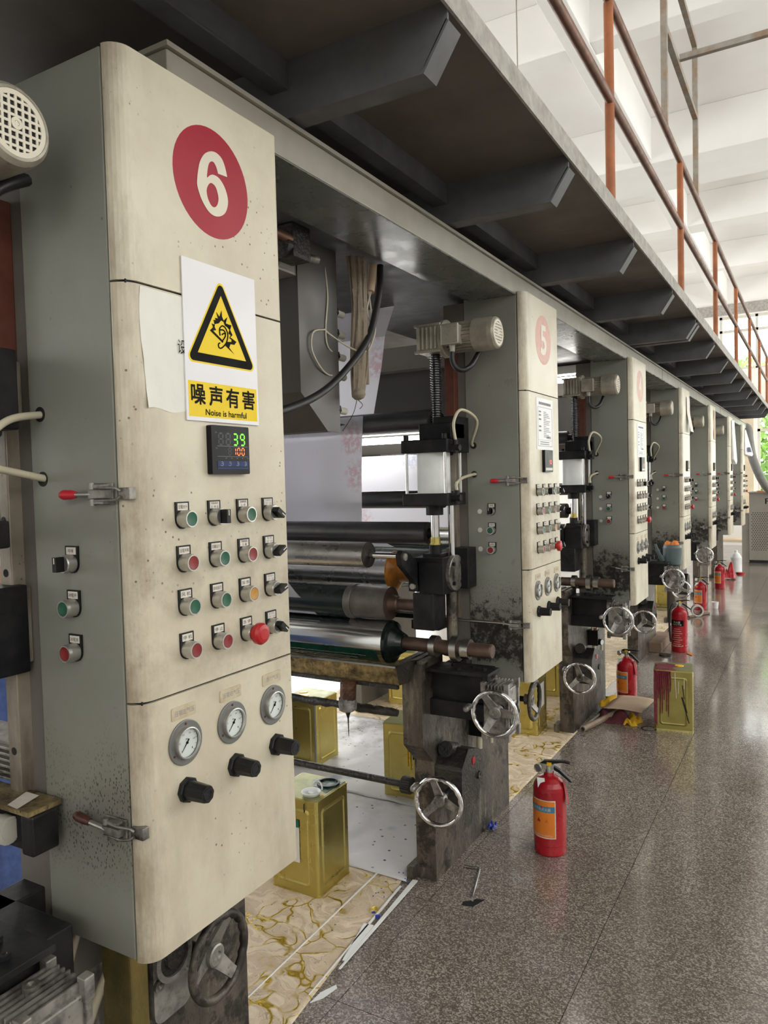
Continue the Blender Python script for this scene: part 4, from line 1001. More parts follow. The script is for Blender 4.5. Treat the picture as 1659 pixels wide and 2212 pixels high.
# drive block behind the low handwheel
def drive_block(label):
    u = U; b = thing('drive_block', label, 'gearbox', (-1.18, .75+u, .28), 'dark drive blocks on the pedestals')
    part('housing', MB().prism([(.635+u, .30), (.635+u, .44), (.70+u, .50), (.80+u, .47), (.83+u, .36), (.78+u, .27)], 'x', -1.235, -1.125), 'oily_black', b, bevel=.008)
    part('lug', MB().cyl((-1.20, .66+u, .50), (-1.20, .74+u, .47), .03, n=14), 'oily_black', b)
    part('red_tag', MB().box(-1.125, -1.122, .73+u, .755+u, .43, .455), 'ext_red', b)
    part('socket', MB().lathe((-1.125, .79+u, .37), (1, 0, 0), [(0, .016), (.006, .016), (.006, .008), (.002, 0)], 8, False), 'oily_black', b)
    return b
db = drive_block('oily dark drive block behind the low handwheel under the number 5 cabinet'); [dup(db, (0, (k-1)*P, 0), 'oily dark drive block under the %s cabinet from the camera' % ORD[k]) for k in (2, 3, 4)]
def valve(label):
    u = U; v = thing('air_valve', label, 'valve', (-1.19, .98+u, .42), 'small air valves on the pedestals')
    part('body', MB().box(-1.235, -1.17, .955+u, 1.005+u, .455, .55), 'black_plastic', v, bevel=.004)
    part('bowl', MB().cyl((-1.20, .98+u, .40), (-1.20, .98+u, .456), .012, n=12).cyl((-1.16, 1.01+u, .42), (-1.16, 1.01+u, .47), .008, n=10), 'hose_clear', v)
    part('dial', MB().lathe((-1.17, .985+u, .476), (1, -.35, 0), [(0, .019), (.02, .019), (.02, 0)], 20), 'black_plastic', v)
    part('dial_face', MB().lathe(Vector((-1.17, .985+u, .476))+Vector((1, -.35, 0)).normalized()*.0202, (1, -.35, 0), [(0, .0165), (.001, .0165), (.001, 0)], 18), 'gauge_dial', v)
    part('hose', MB().tube([(-1.205, .965+u, .55), (-1.207, .955+u, .62), (-1.21, .96+u, .69)], .006, 8, smoothn=4).tube([(-1.185, .99+u, .55), (-1.18, 1.0+u, .62), (-1.19, 1.0+u, .69)], .006, 8, smoothn=4), 'hose_clear', v)
    part('red_ring', MB().lathe((-1.2, .98+u, .55), (0, 0, 1), [(0, .016), (.008, .016), (.008, 0)], 14), 'cap_red', v)
    return v
vl = valve('small black air valve with round dial on the pedestal of the number 5 cabinet'); dup(vl, (0, P, 0), 'small black air valve on the pedestal under the third cabinet from the camera')

# ------------------------------------------------------------------ rollers, web, ink pan
XE = -2.62
def roller(y, z, r, xe, mat, label, shaft=None, endmat=None, name='roller', extra=None):
    t = thing(name, label, 'roller', (xe, y, z), 'press rollers')
    part('barrel', MB().cyl((XE, y, z), (xe, y, z), r, n=48), mat, t)
    if endmat: part('end_face', MB().lathe((xe, y, z), (1, 0, 0), [(0, 0), (0, r*.985), (.004, r*.97), (.004, r*.45), (.0015, r*.4), (.0015, 0)], 40), endmat, t)
    if shaft: part('shaft', MB().cyl((xe, y, z), (shaft[0], y, z), shaft[1], n=20), shaft[2], t)
    if extra: extra(t)
    return t
def unit_rollers(k, which):
    u = k*P; wh = 'by the number 5 cabinet' if k == 1 else 'by the third cabinet from the camera'
    roller(.79+u, 1.735, .040, -1.29, 'dark_roller', 'upper dark idler roller '+wh, (-1.245, .02, 'black_steel'), 'oily_black')
    roller(.88+u, 1.425, .036, -1.29, 'dark_roller', 'idler roller behind the air cylinder '+wh, (-1.245, .02, 'black_steel'), 'oily_black')
    roller(.722+u, 1.300, .043, -1.282, 'dark_roller', 'long dark roller just below the printed film '+wh, (-1.245, .02, 'black_steel'), 'oily_black')
    roller(.492+u, 1.236, .047, -1.412, 'brushed_steel', 'brushed steel press roller with thin chrome shaft '+wh, (-1.268, .0105, 'chrome'), 'oily_black')
    def orange(t):
        part('hub', MB().lathe((-1.535, .90+u, 1.125), (1, 0, 0), [(0, 0), (0, .083), (.006, .083), (.022, .062), (.035, .045), (.06, .044), (.23, .040), (.23, 0)], 36), 'orange_hub', t, label='orange stained hub and shaft')
    roller(.90+u, 1.125, .079, -1.535, 'mirror_steel', 'bright steel cylinder with orange stained hub '+wh, extra=orange)
    def collar(t):
        part('sleeve', MB().lathe((-1.575, .622+u, 1.040), (1, 0, 0), [(0, .0635), (.004, .067), (.028, .067), (.032, .062), (.036, .065), (.045, .063), (.180, .0628)], 48), 'roller_end', t, label='worn grey sleeve')
    roller(.622+u, 1.040, .0645, -1.575, 'rubber_green', 'dark green rubber roller with grey sleeve '+wh, extra=lambda t: (collar(t), part('shaft', MB().lathe((-1.395, .622+u, 1.04), (1, 0, 0), [(0, .0625), (0, .036), (.03, .028), (.035, .0235), (.135, .0235), (.135, 0)], 30), 'rusty_shaft', t)))
    def journals(t):
        part('end_face', MB().lathe((-1.40, .622+u, .893), (1, 0, 0), [(0, .0805), (.012, .078), (.018, .062), (.04, .045), (.06, .034), (.06, 0)], 44), 'rubber_green', t, label='dark green inked end')
        part('journal', MB().cyl((-1.37, .622+u, .893), (-.995, .622+u, .893), .0255, n=28).lathe((-.995, .622+u, .893), (1, 0, 0), [(0, .0255), (.006, .023), (.006, 0)], 28), 'rusty_shaft', t)
        part('inked_foot', MB().add([(XE+.0+(-1.42-XE)*i/40, .622+u-.0823*math.cos(a), .893+.0823*math.sin(a)) for i in range(41) for a in [math.radians(-58+4*j) for j in range(12)]],
            [(i*12+j, i*12+j+1, (i+1)*12+j+1, (i+1)*12+j) for i in range(40) for j in range(11)], True), 'ink_green', t, label='wet green ink on the lower side')
        for row, (a0, am, wl) in enumerate(((-31, 2.2, .034), (-41, 2.6, .046), (-48, 3.0, .060))):  # chain reflection on the wet ink, shaped as thin chrome tubes
            part('zigzag_reflection', MB().tube([(XE+(-1.47-.04*row-XE)*i/150, .622+u-.0835*math.cos(a), .893+.0835*math.sin(a)) for i in range(151)
                 for a in [math.radians(a0+am*(2*abs(((XE+(-1.47-XE)*i/150)/wl+.4*math.sin(i*.7)) % 1-.5)-.5))]], .0010, 5), 'chrome', t, label='zigzag chain reflection on the wet ink, shaped as a thin tube')
        for xx, w, rr in ((-1.215, .024, .039), (-1.128, .026, .046), (-1.088, .030, .036)):
            part('collar', MB().lathe((xx-w/2, .622+u, .893), (1, 0, 0), [(0, .026), (0, rr), (w, rr), (w, .026)], 32), 'brushed_steel', t, bevel=0)
    roller(.622+u, .893, .082, -1.40, 'print_chrome', 'large chrome cylinder with green ink and collars '+wh, extra=journals)
    if k == 1:
        roller(.92+u, 2.262, .05, -1.30, 'dark_roller', 'dark idler roller high under the support beam '+wh, None, 'oily_black')
M('ink_green', (.004, .045, .03), .1, var=.4, scale=20, bump=.5, bscale=45)
unit_rollers(1, None); unit_rollers(2, None)
# printed film runs down behind the rollers
def film(name, pts_lr, label, group=None, sag=.004):
    """a web strip through a list of (y, z) stations, x limits given per station"""
    n = len(pts_lr)
    def fn(a, b):
        t = b*(n-1); i = min(int(t), n-2); f = t-i
        y = pts_lr[i][0]*(1-f)+pts_lr[i+1][0]*f; z = pts_lr[i][1]*(1-f)+pts_lr[i+1][1]*f
        x0 = pts_lr[i][2]*(1-f)+pts_lr[i+1][2]*f; x1 = pts_lr[i][3]*(1-f)+pts_lr[i+1][3]*f
        return (x0+(x1-x0)*a, y+sag*math.sin(a*9+b*2), z)
    return single(name, MB().grid(fn, 16, 8*(n-1)), 'printed_film', (pts_lr[0][3], pts_lr[0][0], pts_lr[0][1]), label, 'film', group)
XW = -2.56
film('printed_film', [(2.575, 1.765, XW, -1.575), (2.572, 1.55, XW, -1.585), (2.59, 1.30, XW, -1.60), (2.59, 1.24, XW, -1.45)], 'pale printed film with faint red flowers hanging from the upper dark roller')
film('printed_film', [(2.78, 2.24, XW, -1.56), (2.755, 1.98, XW, -1.585), (2.69, 1.755, XW, -1.595)], 'printed film web rising behind the cloth sleeve to the high roller')
film('printed_film', [(2.66, 2.225, -2.5, -1.455), (2.40, 2.03, -2.4, -1.365)], 'slanted printed film high under the beam behind the cloth sleeve', sag=0)
film('printed_film', [(3.30, 1.63, -2.56, -1.42), (3.32, 1.27, -2.56, -1.42)], 'bright back-lit printed film seen behind the white air cylinder')
film('printed_film', [(2.80, 1.69, XW, -1.73), (2.76, 1.43, XW, -1.74), (2.74, 1.2, XW, -1.75)], 'grey shaded film edge just behind the hanging printed film')
film('printed_film', [(2.335, 1.19, XW, -1.86), (2.378, 1.075, XW, -1.79), (2.408, .985, XW, -1.71)], 'printed film slanting into the nip above the chrome print cylinder', sag=0)
film('printed_film', [(4.40, 1.765, XW, -1.45), (4.40, 1.30, XW, -1.45)], 'printed film web beside the third cabinet from the camera')
# ink pan with splashes
pan = thing('ink_pan', 'ink splashed metal pan under the large chrome print cylinder', 'pan', (-1.9, 2.4, .76))
part('tray', MB().prism([(2.315, .835), (2.335, .765), (2.50, .765), (2.54, .80), (2.535, .803), (2.497, .771), (2.339, .771), (2.320, .836)], 'x', -2.58, -1.305), 'inked_pan', pan)
part('rim', MB().box(-2.58, -1.305, 2.309, 2.323, .833, .839), 'brushed_steel', pan)
part('end_spout', MB().add([(-1.305, 2.312, .84), (-1.305, 2.54, .80), (-1.305, 2.50, .765), (-1.305, 2.335, .765), (-1.255, 2.33, .862), (-1.262, 2.50, .83), (-1.275, 2.49, .78), (-1.275, 2.345, .775)], [(0, 1, 2, 3), (0, 4, 5, 1), (3, 2, 6, 7), (0, 3, 7, 4), (1, 5, 6, 2), (4, 7, 6, 5)]), 'oily_black', pan)
part('under_rail', MB().box(-2.58, -1.31, 2.330, 2.345, .750, .764), 'oily_black', pan)
ds = thing('drain_spout', 'rusty ink drain pipe dripping under the splashed pan', 'pipe', (-1.515, 2.32, .76))
part('pipe', MB().tube([(-1.513, 2.32, .765), (-1.514, 2.318, .72), (-1.517, 2.318, .675)], .031, 14, smoothn=2), 'rusty_ink', ds) if 'rusty_ink' in MATS else None
M('rusty_ink', srgb(86, 50, 26), .4, var=.5, scale=30, dirt=.9, dcol=(.01, .008, .01), dscale=20, bump=.8, bscale=50)
part('pipe', MB().tube([(-1.513, 2.32, .765), (-1.514, 2.318, .72), (-1.517, 2.318, .675)], .031, 14, smoothn=2), 'rusty_ink', ds)
part('crust', MB().lathe((-1.518, 2.318, .70), (.03, 0, -1), [(0, .032), (.02, .037), (.05, .034), (.058, .02), (.058, 0)], 14), 'crust_grey', ds) if 'crust_grey' in MATS else None
M('crust_grey', srgb(150, 146, 142), .5, var=.5, scale=40, dirt=1, dcol=(.015, .015, .02), dscale=22, bump=.9, bscale=60)
part('crust', MB().lathe((-1.518, 2.318, .70), (.03, 0, -1), [(0, .032), (.02, .036), (.045, .033), (.052, .02), (.052, 0)], 14), 'crust_grey', ds)
part('drip', MB().lathe((-1.517, 2.318, .65), (0, 0, -1), [(0, .014), (.012, .008), (.03, .0028), (.09, .0012), (.105, 0)], 8), 'ink_dark', ds)
ob = MB().tube([(-2.6+.026*i, 2.352+.003*rnd.random(), .655+.004*rnd.random()) for i in range(50)], [.013+.006*rnd.random() for _ in range(50)], 8)
single('ink_crusted_bar', ob, 'oily_black', (-1.33, 2.35, .655), 'black ink crusted bar crossing behind the dripping pipe', 'bar')
rod = thing('drive_rod', 'long dark rod with a black gear low across the number 5 unit', 'rod', (-1.34, 2.45, .352))
part('rod', MB().cyl((-2.62, 2.45, .352), (-1.317, 2.45, .352), .0135, n=14), 'oily_black', rod)
mb = MB(); mb.cyl((-1.365, 2.45, .352), (-1.325, 2.45, .352), .029, n=22)
for i in range(22): 
    a = 2*PI*i/22; mb.box(-1.363, -1.327, 2.45+.030*math.cos(a)-.002, 2.45+.030*math.cos(a)+.002, .352+.030*math.sin(a)-.002, .352+.030*math.sin(a)+.002)
part('gear', mb, 'oily_black', rod)
# doctor blade beam above the print cylinder
dbm = thing('blade_beam', 'dark doctor blade beam above the chrome print cylinder', 'beam', (-1.4, 2.62, .98))
part('beam', MB().box(-2.58, -1.31, 2.56, 2.66, .965, .988), 'black_steel', dbm, bevel=.003)
part('plate', MB().box(-1.50, -1.32, 2.535, 2.60, .988, .996), 'worn_aluminium', dbm)
part('bracket', MB().box(-1.36, -1.24, 2.54, 2.68, .93, .965), 'oily_black', dbm, bevel=.003)
part('thin_rod', MB().cyl((-1.24, 2.57, .972), (-.985, 2.55, .976), .0055, n=10).cyl((-.99, 2.55, .976), (-.985, 2.55, .976), .009, n=10), 'brushed_steel', dbm)
# far side frames that carry the other roller ends
for k in (0, 1, 2):
    single('rear_side_frame', MB().prism([(.55+k*P, 0), (.55+k*P, 2.2), (1.35+k*P, 2.2), (1.35+k*P, 0)], 'x', -2.70, -2.64), 'frame_paint', (-2.67, .95+k*P, 0), ['far grey side frame of the near press unit behind the machine', 'far grey side frame carrying the roller ends of the number 5 unit', 'far grey side frame carrying the roller ends of the third unit from the camera'][k], 'machine frame', bevel=.003)

# ------------------------------------------------------------------ dryer hoods
def hood(label):
    h = thing('dryer_hood', label, 'hood', (-1.25, 1.8, 1.66), 'grey dryer hoods')
    part('shell', MB().prism([(1.715, 2.20), (1.715, 1.757), (1.842, 1.655), (1.905, 1.655), (1.905, 2.20)], 'x', -2.60, -1.252), 'hood_grey', h)
    part('end_plate', MB().prism([(1.712, 2.20), (1.712, 1.756), (1.841, 1.652), (1.908, 1.652), (1.908, 2.20)], 'x', -1.252, -1.247), 'hood_grey', h, bevel=.001)
    part('cross_channel', MB().box(-2.60, -1.252, 1.64, 1.715, 2.085, 2.20).box(-2.60, -1.252, 1.63, 1.715, 2.078, 2.088), 'machine_grey', h)
    for z in (2.015, 1.952, 1.884, 1.825, 1.722):
        kb = part('clamp_knob', MB().cyl((-1.262, 1.908, z), (-1.258, 1.955, z-.003), .0105, n=12), 'foam_grey', h)
        part('nut', MB().cyl((-1.262, 1.905, z), (-1.261, 1.918, z), .016, n=6), 'black_steel', kb)
    return h
hd = hood('grey dryer hood with tapered foot and clamp knobs beside the number 6 cabinet')
dup(hd, (0, P, 0), 'grey dryer hood behind the number 5 cabinet'); dup(hd, (0, 2*P, 0), 'grey dryer hood behind the third cabinet from the camera')
cl = thing('bearing_clamp', 'oily black clamp bracket at the top of the dryer hood beside the number 6 cabinet', 'clamp', (-1.2, 1.62, 2.12))
part('bracket', MB().box(-1.26, -1.19, 1.62, 1.70, 2.10, 2.19).cyl((-1.22, 1.60, 2.13), (-1.22, 1.69, 2.13), .03, n=12), 'oily_black', cl, bevel=.004)
part('bolt', MB().cyl((-1.20, 1.70, 2.115), (-1.19, 1.73, 2.113), .012, n=8), 'worn_aluminium', cl)
part('tube', MB().cyl((-1.20, 1.40, 2.145), (-1.20, 1.62, 2.145), .012, n=10), 'rust_rail', cl)
# cloth sleeve and cables hanging from the beam
sl = thing('cloth_sleeve', 'long limp beige cloth sleeve tied at its foot, hanging under the beam', 'sleeve', (-1.2, 1.95, 1.76))
def slv(a, b):
    t = 2*PI*a; z = 1.765+.415*b; w = .025-.009*max(0, .22-b)/.22+.003*math.sin(b*7); d = .013+.006*math.sin(b*5+1)
    return (-1.205+w*math.cos(t)*.75+.003*math.sin(9*t+b*5)+.010*math.sin(b*3), 1.948+(w*.5)*math.cos(t)+d*math.sin(t)+.003*math.sin(7*t-b*8), z+.006*math.sin(3*t)*(1-b))
part('cloth', MB().grid(slv, 36, 30), 'cloth_beige', sl)
part('knot', MB().lathe((-1.205, 1.944, 1.782), (.15, .1, -1), [(0, .014), (.008, .021), (.02, .022), (.03, .014), (.034, 0)], 12), 'cloth_beige', sl, bevel=0)
part('thread', MB().tube([(-1.208, 1.945, 1.755), (-1.21, 1.93, 1.715), (-1.225, 1.918, 1.68), (-1.235, 1.90, 1.655)], .0011, 5, smoothn=3).tube([(-1.208, 1.945, 1.752), (-1.195, 1.955, 1.735), (-1.2, 1.945, 1.722)], .001, 5, smoothn=3), 'cable_black', sl)
s2 = single('cloth_strip', MB().grid(lambda a, b: (-1.20+.012*math.cos(2*PI*a), 1.985+.008*math.sin(2*PI*a), 1.80+.375*b), 20, 10), 'cloth_beige', (-1.185, 1.995, 1.83), 'narrow beige cloth strip hanging beside the tied cloth sleeve', 'strip')
cb = thing('power_cable', 'thick black cable sagging from the beam to behind the number 6 cabinet', 'cable', (-1.17, 2.05, 2.17))
part('cable', MB().tube([(-1.19, 2.075, 2.18), (-1.185, 2.06, 2.11), (-1.18, 2.02, 2.02), (-1.175, 1.965, 1.935), (-1.172, 1.86, 1.845), (-1.172, 1.72, 1.755), (-1.174, 1.56, 1.695), (-1.18, 1.38, 1.66), (-1.2, 1.2, 1.65)], .0105, 10, smoothn=6), 'cable_black', cb)
part('wrapped_sleeve', MB().tube([(-1.205, 2.055, 2.18), (-1.205, 2.045, 2.13), (-1.203, 2.03, 2.09)], .014, 10), 'rail_wood' if False else 'cardboard', cb)
wr = thing('signal_wires', 'thin pale wires looping around the black cable and hood knobs', 'wires', (-1.2, 1.95, 1.9))
for i, pts in enumerate(([(-1.20, 2.03, 2.09), (-1.20, 2.005, 2.03), (-1.195, 2.015, 1.985), (-1.19, 2.005, 1.92), (-1.185, 1.955, 1.892), (-1.2, 1.90, 1.90), (-1.24, 1.86, 1.935), (-1.245, 1.83, 1.95)],
                        [(-1.205, 2.025, 2.09), (-1.19, 2.015, 2.02), (-1.185, 2.025, 1.97), (-1.185, 1.99, 1.91), (-1.18, 1.95, 1.893)],
                        [(-1.245, 1.835, 1.948), (-1.24, 1.77, 1.93), (-1.24, 1.76, 1.88), (-1.24, 1.80, 1.835), (-1.245, 1.85, 1.818), (-1.255, 1.90, 1.825)],
                        [(-1.25, 1.85, 2.14), (-1.245, 1.855, 2.05), (-1.245, 1.84, 1.95), (-1.245, 1.85, 1.90), (-1.255, 1.91, 1.885)])):
    part('wire', MB().tube(pts, .0028, 6, smoothn=6), 'white_cable', wr)

# ------------------------------------------------------------------ near unit, left and bottom edge of the picture
sb = thing('bearing_block', 'oily brown bearing block with pale scrap on top, left of the number 6 cabinet', 'bearing', (-1.1, .77, .9))
part('housing', MB().box(-1.40, -1.13, .75, .80, .905, .972), 'black_steel', sb, bevel=.004)
part('grimy_top', MB().box(-1.40, -1.105, .738, .80, .972, .98), 'inked_pan', sb)
part('side_cheek', MB().box(-1.13, -1.10, .74, .79, .905, .972), 'black_steel', sb, bevel=.004)
part('roller_stub', MB().cyl((-1.28, .742, .94), (-1.155, .742, .94), .018, n=18).cyl((-1.18, .738, .94), (-1.157, .738, .94), .023, n=18), 'foam_grey', sb)
part('scrap', MB().add([(-1.165, .742, .9805), (-1.135, .739, .9805), (-1.15, .79, .981), (-1.185, .79, .981)], [(0, 1, 2, 3)]), 'label_strip', sb)
fn_ = single('finned_motor', (lambda m: [m.box(-1.45, -1.20, .80, .88, .985+.011*i, .990+.011*i) for i in range(6)] and m.box(-1.47, -1.22, .81, .879, .984, 1.052))(MB()), 'worn_aluminium', (-1.2, .82, 1.02), 'grey finned motor end at the left edge beside the number 6 cabinet', 'motor', bevel=.001)
M('gold_stain', srgb(120, 96, 42), .5, var=.3, scale=12, dirt=1, dcol=(.02, .05, .02), dscale=5, specks=.8, streak=True, bump=.4)
single('paint_stained_plate', MB().box(-1.105, -1.03, .865, .905, .36, .742), 'gold_stain', (-1.03, .885, .36), 'bracket plate streaked with yellow and green ink under the number 6 cabinet', 'bracket', bevel=.004)
bh = thing('bearing_housing', 'cast aluminium bearing housing under the number 6 cabinet beside the dark handwheel', 'bearing', (-1.02, .96, .6))
part('casting', MB().prism(rrect(.915, 1.005, .53, .735, .02), 'x', -1.08, -1.03), 'worn_aluminium', bh, bevel=.004)
part('ring', MB().lathe((-1.03, .96, .64), (1, 0, 0), [(0, .044), (.008, .044), (.008, .034), (0, .034)], 28), 'worn_aluminium', bh)
part('seal', MB().lathe((-1.03, .96, .64), (1, 0, 0), [(0, .034), (.003, .034), (.003, .022), (.010, .020), (.010, 0)], 24), 'oily_black', bh)
for a in (45, 135, 225, 315): part('lug', MB().lathe((-1.03, .96+.05*math.cos(math.radians(a)), .64+.05*math.sin(math.radians(a))), (1, 0, 0), [(0, .011), (.006, .011), (.006, .006), (.002, 0)], 12), 'worn_aluminium', bh)
single('loose_hose', MB().tube([(-1.14, .86, .745), (-1.14, .84, .70), (-1.15, .82, .62), (-1.17, .80, .5), (-1.18, .80, .42)], .006, 8, smoothn=5), 'white_cable', (-1.14, .86, .745), 'thin pale hose under the near corner of the number 6 cabinet', 'hose')
single('loose_hose', MB().tube([(-1.09, .90, .745), (-1.095, .88, .66), (-1.12, .86, .58), (-1.15, .84, .46), (-1.16, .85, .3)], .009, 8, smoothn=5), 'hose_clear', (-1.09, .9, .745), 'thicker greenish hose under the number 6 cabinet behind the stained plate', 'hose')

# ------------------------------------------------------------------ film laid on the floor
def sheet(name, x0, x1, y0, y1, edge, z0, amp, nu, nv, mat, label):
    mb = MB()
    def fn(a, b):
        y = y0+(y1-y0)*b; xe = x1+edge(y); x = x0+(xe-x0)*a
        return (x, y, z0+amp*(1+math.sin(x*23+3*math.sin(y*9))*math.sin(y*19+2*math.sin(x*13)))*min(1, 8*(1-a)+.15))
    mb.grid(fn, nu, nv)
    o = single(name, mb, mat, (x0, y0, 0), label, 'floor film'); o.modifiers.new('thickness', 'SOLIDIFY').thickness = .001
    return o
def fedge(y):
    pts = [(0, -1.24), (1.61, -1.268), (1.99, -1.31), (2.25, -1.325), (2.48, -1.37), (2.75, -1.44), (3.2, -1.24), (4.33, -1.225), (4.6, -1.3), (9, -1.25)]
    for (a, b), (c_, d) in zip(pts, pts[1:]):
        if a <= y <= c_: return b+(d-b)*(y-a)/(c_-a)
    return pts[-1][1]
sheet('floor_film', -3.0, 0, .2, 8.6, fedge, .0012, .0025, 80, 220, 'gold_film', 'crumpled beige film with splashed gold ink spread under the presses')
sheet('white_sheet', -2.45, 0, 2.40, 2.98, lambda y: fedge(y)+.02+.01*math.sin(y*30), .006, .002, 40, 40, 'white_film', 'white film sheet on the floor beside the open tin with blue drops')
sheet('white_sheet', -2.75, 0, 2.98, 4.0, lambda y: -1.62-.35*(y-2.98)+.03*math.sin(y*11), .008, .003, 40, 44, 'white_film', 'dirty white film sheet on the floor behind the first sheet')
st = MB(); 
for (x0, y0_, x1, y1_, w) in ((-1.305, 2.42, -1.275, 1.86, .010), (-1.335, 2.36, -1.290, 1.72, .004), (-1.46, 2.42, -1.44, 1.55, .003), (-1.315, 2.10, -1.285, 1.90, .018)):
    d = Vector((x1-x0, y1_-y0_, 0)).normalized(); n = Vector((-d.y, d.x, 0))*w; a, b = Vector((x0, y0_, .009)), Vector((x1, y1_, .009))
    st.add([a-n, a+n, b+n*.3, b-n*.3, a-n-Vector((0, 0, .003)), a+n-Vector((0, 0, .003)), b+n*.3-Vector((0, 0, .003)), b-n*.3-Vector((0, 0, .003))], [(0, 1, 2, 3), (7, 6, 5, 4), (0, 4, 5, 1), (1, 5, 6, 2), (2, 6, 7, 3), (3, 7, 4, 0)])
tag(single('film_shreds', st, 'plastic_white', (-1.3, 2.1, .006), 'thin white film shreds along the edge of the gold splashed film', 'shreds'), kind='stuff')
tag(single('ink_drops', (lambda m: [m.lathe((x, y, .007), (0, 0, 1), [(0, r), (.002, r*.6), (.0025, 0)], 7, False) for x, y, r in [(-1.315, 2.155, .013), (-1.338, 2.17, .008)]+[(-1.45+.15*rnd.random(), 2.25+.2*rnd.random(), .003) for _ in range(14)]] and m)(MB()), 'ink_blue', (-1.32, 2.15, .006), 'blue ink drops on the white shreds near the open tin', 'ink'), kind='stuff')

# ------------------------------------------------------------------ tins
def tin(x, y, label, top='tin_top', rot=0.0, open_=False, s=.212, h=.352, extra=None, z=.004, gold='tin_gold'):
    t = thing('ink_tin', label, 'tin', (x, y, z), 'square gold ink tins'); hs = s/2
    mb = MB(); mb.M = Matrix.Translation((x, y, z))
    mb.prism(rrect(-hs, hs, -hs, hs, .012, 4), 'z', .004, h-.004)
    part('body', mb, gold, t)
    mb = MB(); mb.M = Matrix.Translation((x, y, z))
    for zz in (0, h-.006):
        mb = MB(); mb.M = Matrix.Translation((x, y, z)); mb.prism(rrect(-hs-.0015, hs+.0015, -hs-.0015, hs+.0015, .013, 4), 'z', zz, zz+.006)
        part('end_rim', mb, 'tin_gold', t, bevel=.001)
    mb = MB(); mb.M = Matrix.Translation((x, y, z))
    mb.prism(rrect(-hs+.003, hs-.003, -hs+.003, hs-.003, .01, 4), 'z', h-.002, h+.0012)
    part('lid', mb, top, t)
    for q_ in range(4):
        mb = MB(); mb.M = Matrix.Translation((x, y, z)) @ Matrix.Rotation(q_*PI/2, 4, 'Z')
        a, b = rrect(-hs+.028, hs-.028, .03, h-.035, .018), rrect(-hs+.036, hs-.036, .038, h-.043, .014); n = len(a)
        c = rrect(-hs+.042, hs-.042, .044, h-.049, .012); 
        vs = [(p[0], -hs-.0002, p[1]) for p in a]+[(p[0], -hs-.0035, p[1]) for p in b]+[(p[0], -hs-.001, p[1]) for p in c]
        mb.add(vs, [(i, (i+1) % n, n+(i+1) % n, n+i) for i in range(n)]+[(n+i, n+(i+1) % n, 2*n+(i+1) % n, 2*n+i) for i in range(n)]+[tuple(range(2*n, 3*n))])
        part('pressed_panel', mb, gold, t)
    if extra: extra(t, x, y, z+h, hs)
    for ch in [t]: ch.rotation_euler.z = rot
    return t
def t1(t, x, y, zt, hs):
    part('spout_ring', MB().lathe((x+.05, y+.055, zt), (0, 0, 1), [(0, .044), (.008, .043), (.008, .037), (.001, .036), (.001, 0)], 28), 'ink_dark', t)
    part('wet_ink', MB().prism([(x+.0, y+.02), (x+.09, y-.02), (x+.098, y+.098), (x+.01, y+.098), (x-.02, y+.06)], 'z', zt+.0008, zt+.0024), 'ink_dark' if False else 'ink_green', t, bevel=.0008)
    part('paper_label', MB().box(x-hs*.55, x+hs*.28, y-hs-.0045, y-hs-.0037, zt-.235, zt-.105), 'paper_white', t)
    part('label_band', MB().box(x-hs*.55, x+hs*.28, y-hs-.0050, y-hs-.0044, zt-.105, zt-.078), 'label_green', t)
    part('marker_stroke', MB().tube([(x+.055, y-hs-.0036, zt-.012), (x+.054, y-hs-.0036, zt-.03), (x+.056, y-hs-.0036, zt-.045)], .0016, 5), 'print_black', t)
    part('yellow_smear', MB().prism([(x+.09, y-.06), (x+.098, y-.045), (x+.09, y-.04)], 'z', zt+.0005, zt+.003), 'ink_yellow', t)
tin(-1.664, 2.26, 'open gold ink tin with white flip cap, green topped label and dark wet spout', extra=t1)
fc = thing('flip_cap', 'white plastic flip cap with pull ring on top of the open gold tin', 'cap', (-1.62, 2.20, .357))
part('cap', MB().lathe((-1.615, 2.205, .358), (0, 0, 1), [(0, 0), (0, .030), (.010, .036), (.012, .036), (.012, .032), (.004, .027), (.004, .012), (.009, .012), (.009, 0)], 28), 'plastic_white', fc)
part('pull_ring', MB().tube([(-1.63+.02*math.cos(a)+.02, 2.24, .374+.022*math.sin(a)) for a in [math.radians(-20+22*i) for i in range(10)]], .0035, 6), 'plastic_white', fc)
def t2(t, x, y, zt, hs):
    for dx, dy, r in ((-.02, -.03, .035), (.05, -.07, .03), (-.06, .02, .028)): part('yellow_ink', MB().lathe((x+dx, y+dy, zt), (0, 0, 1), [(0, r), (.003, r*.8), (.004, 0)], 14), 'ink_yellow', t)
    part('side_seam', MB().cyl((x+hs-.004, y-hs-.001, zt-.34), (x+hs-.004, y-hs-.001, zt-.01), .005, n=8), 'tin_seam', t)
tin(-2.385, 3.275, 'gold ink tin with yellow ink on its lid behind the dark drive rod', extra=t2)
def t3(t, x, y, zt, hs):
    for i in range(7): part('ink_run', MB().tube([(x+.02+.014*i, y-hs-.003, zt-.004), (x+.022+.014*i, y-hs-.003, zt-.1-.12*rnd.random())], .0035, 5), 'ink_yellow' if i < 2 else 'ink_dark', t)
tin(-1.70, 3.15, 'gold ink tin streaked with dark and yellow ink half hidden by the number 5 pedestal', rot=.12, extra=t3)
tin(-2.42, 4.46, 'gold ink tin standing farther back above the black crusted bar')
def t5(t, x, y, zt, hs): part('paper_label', MB().box(x+hs+.0036, x+hs+.0045, y-.06, y+.03, zt-.20, zt-.06), 'paper_white', t)
tin(-1.515, 4.24, 'gold ink tin with white label just past the number 5 pedestal', rot=.05, extra=t5)
tin(-1.62, 5.06, 'gold ink tin beyond the labelled tin near the third pedestal')
tin(-1.50, 8.95, 'small looking gold tin far along under the presses')
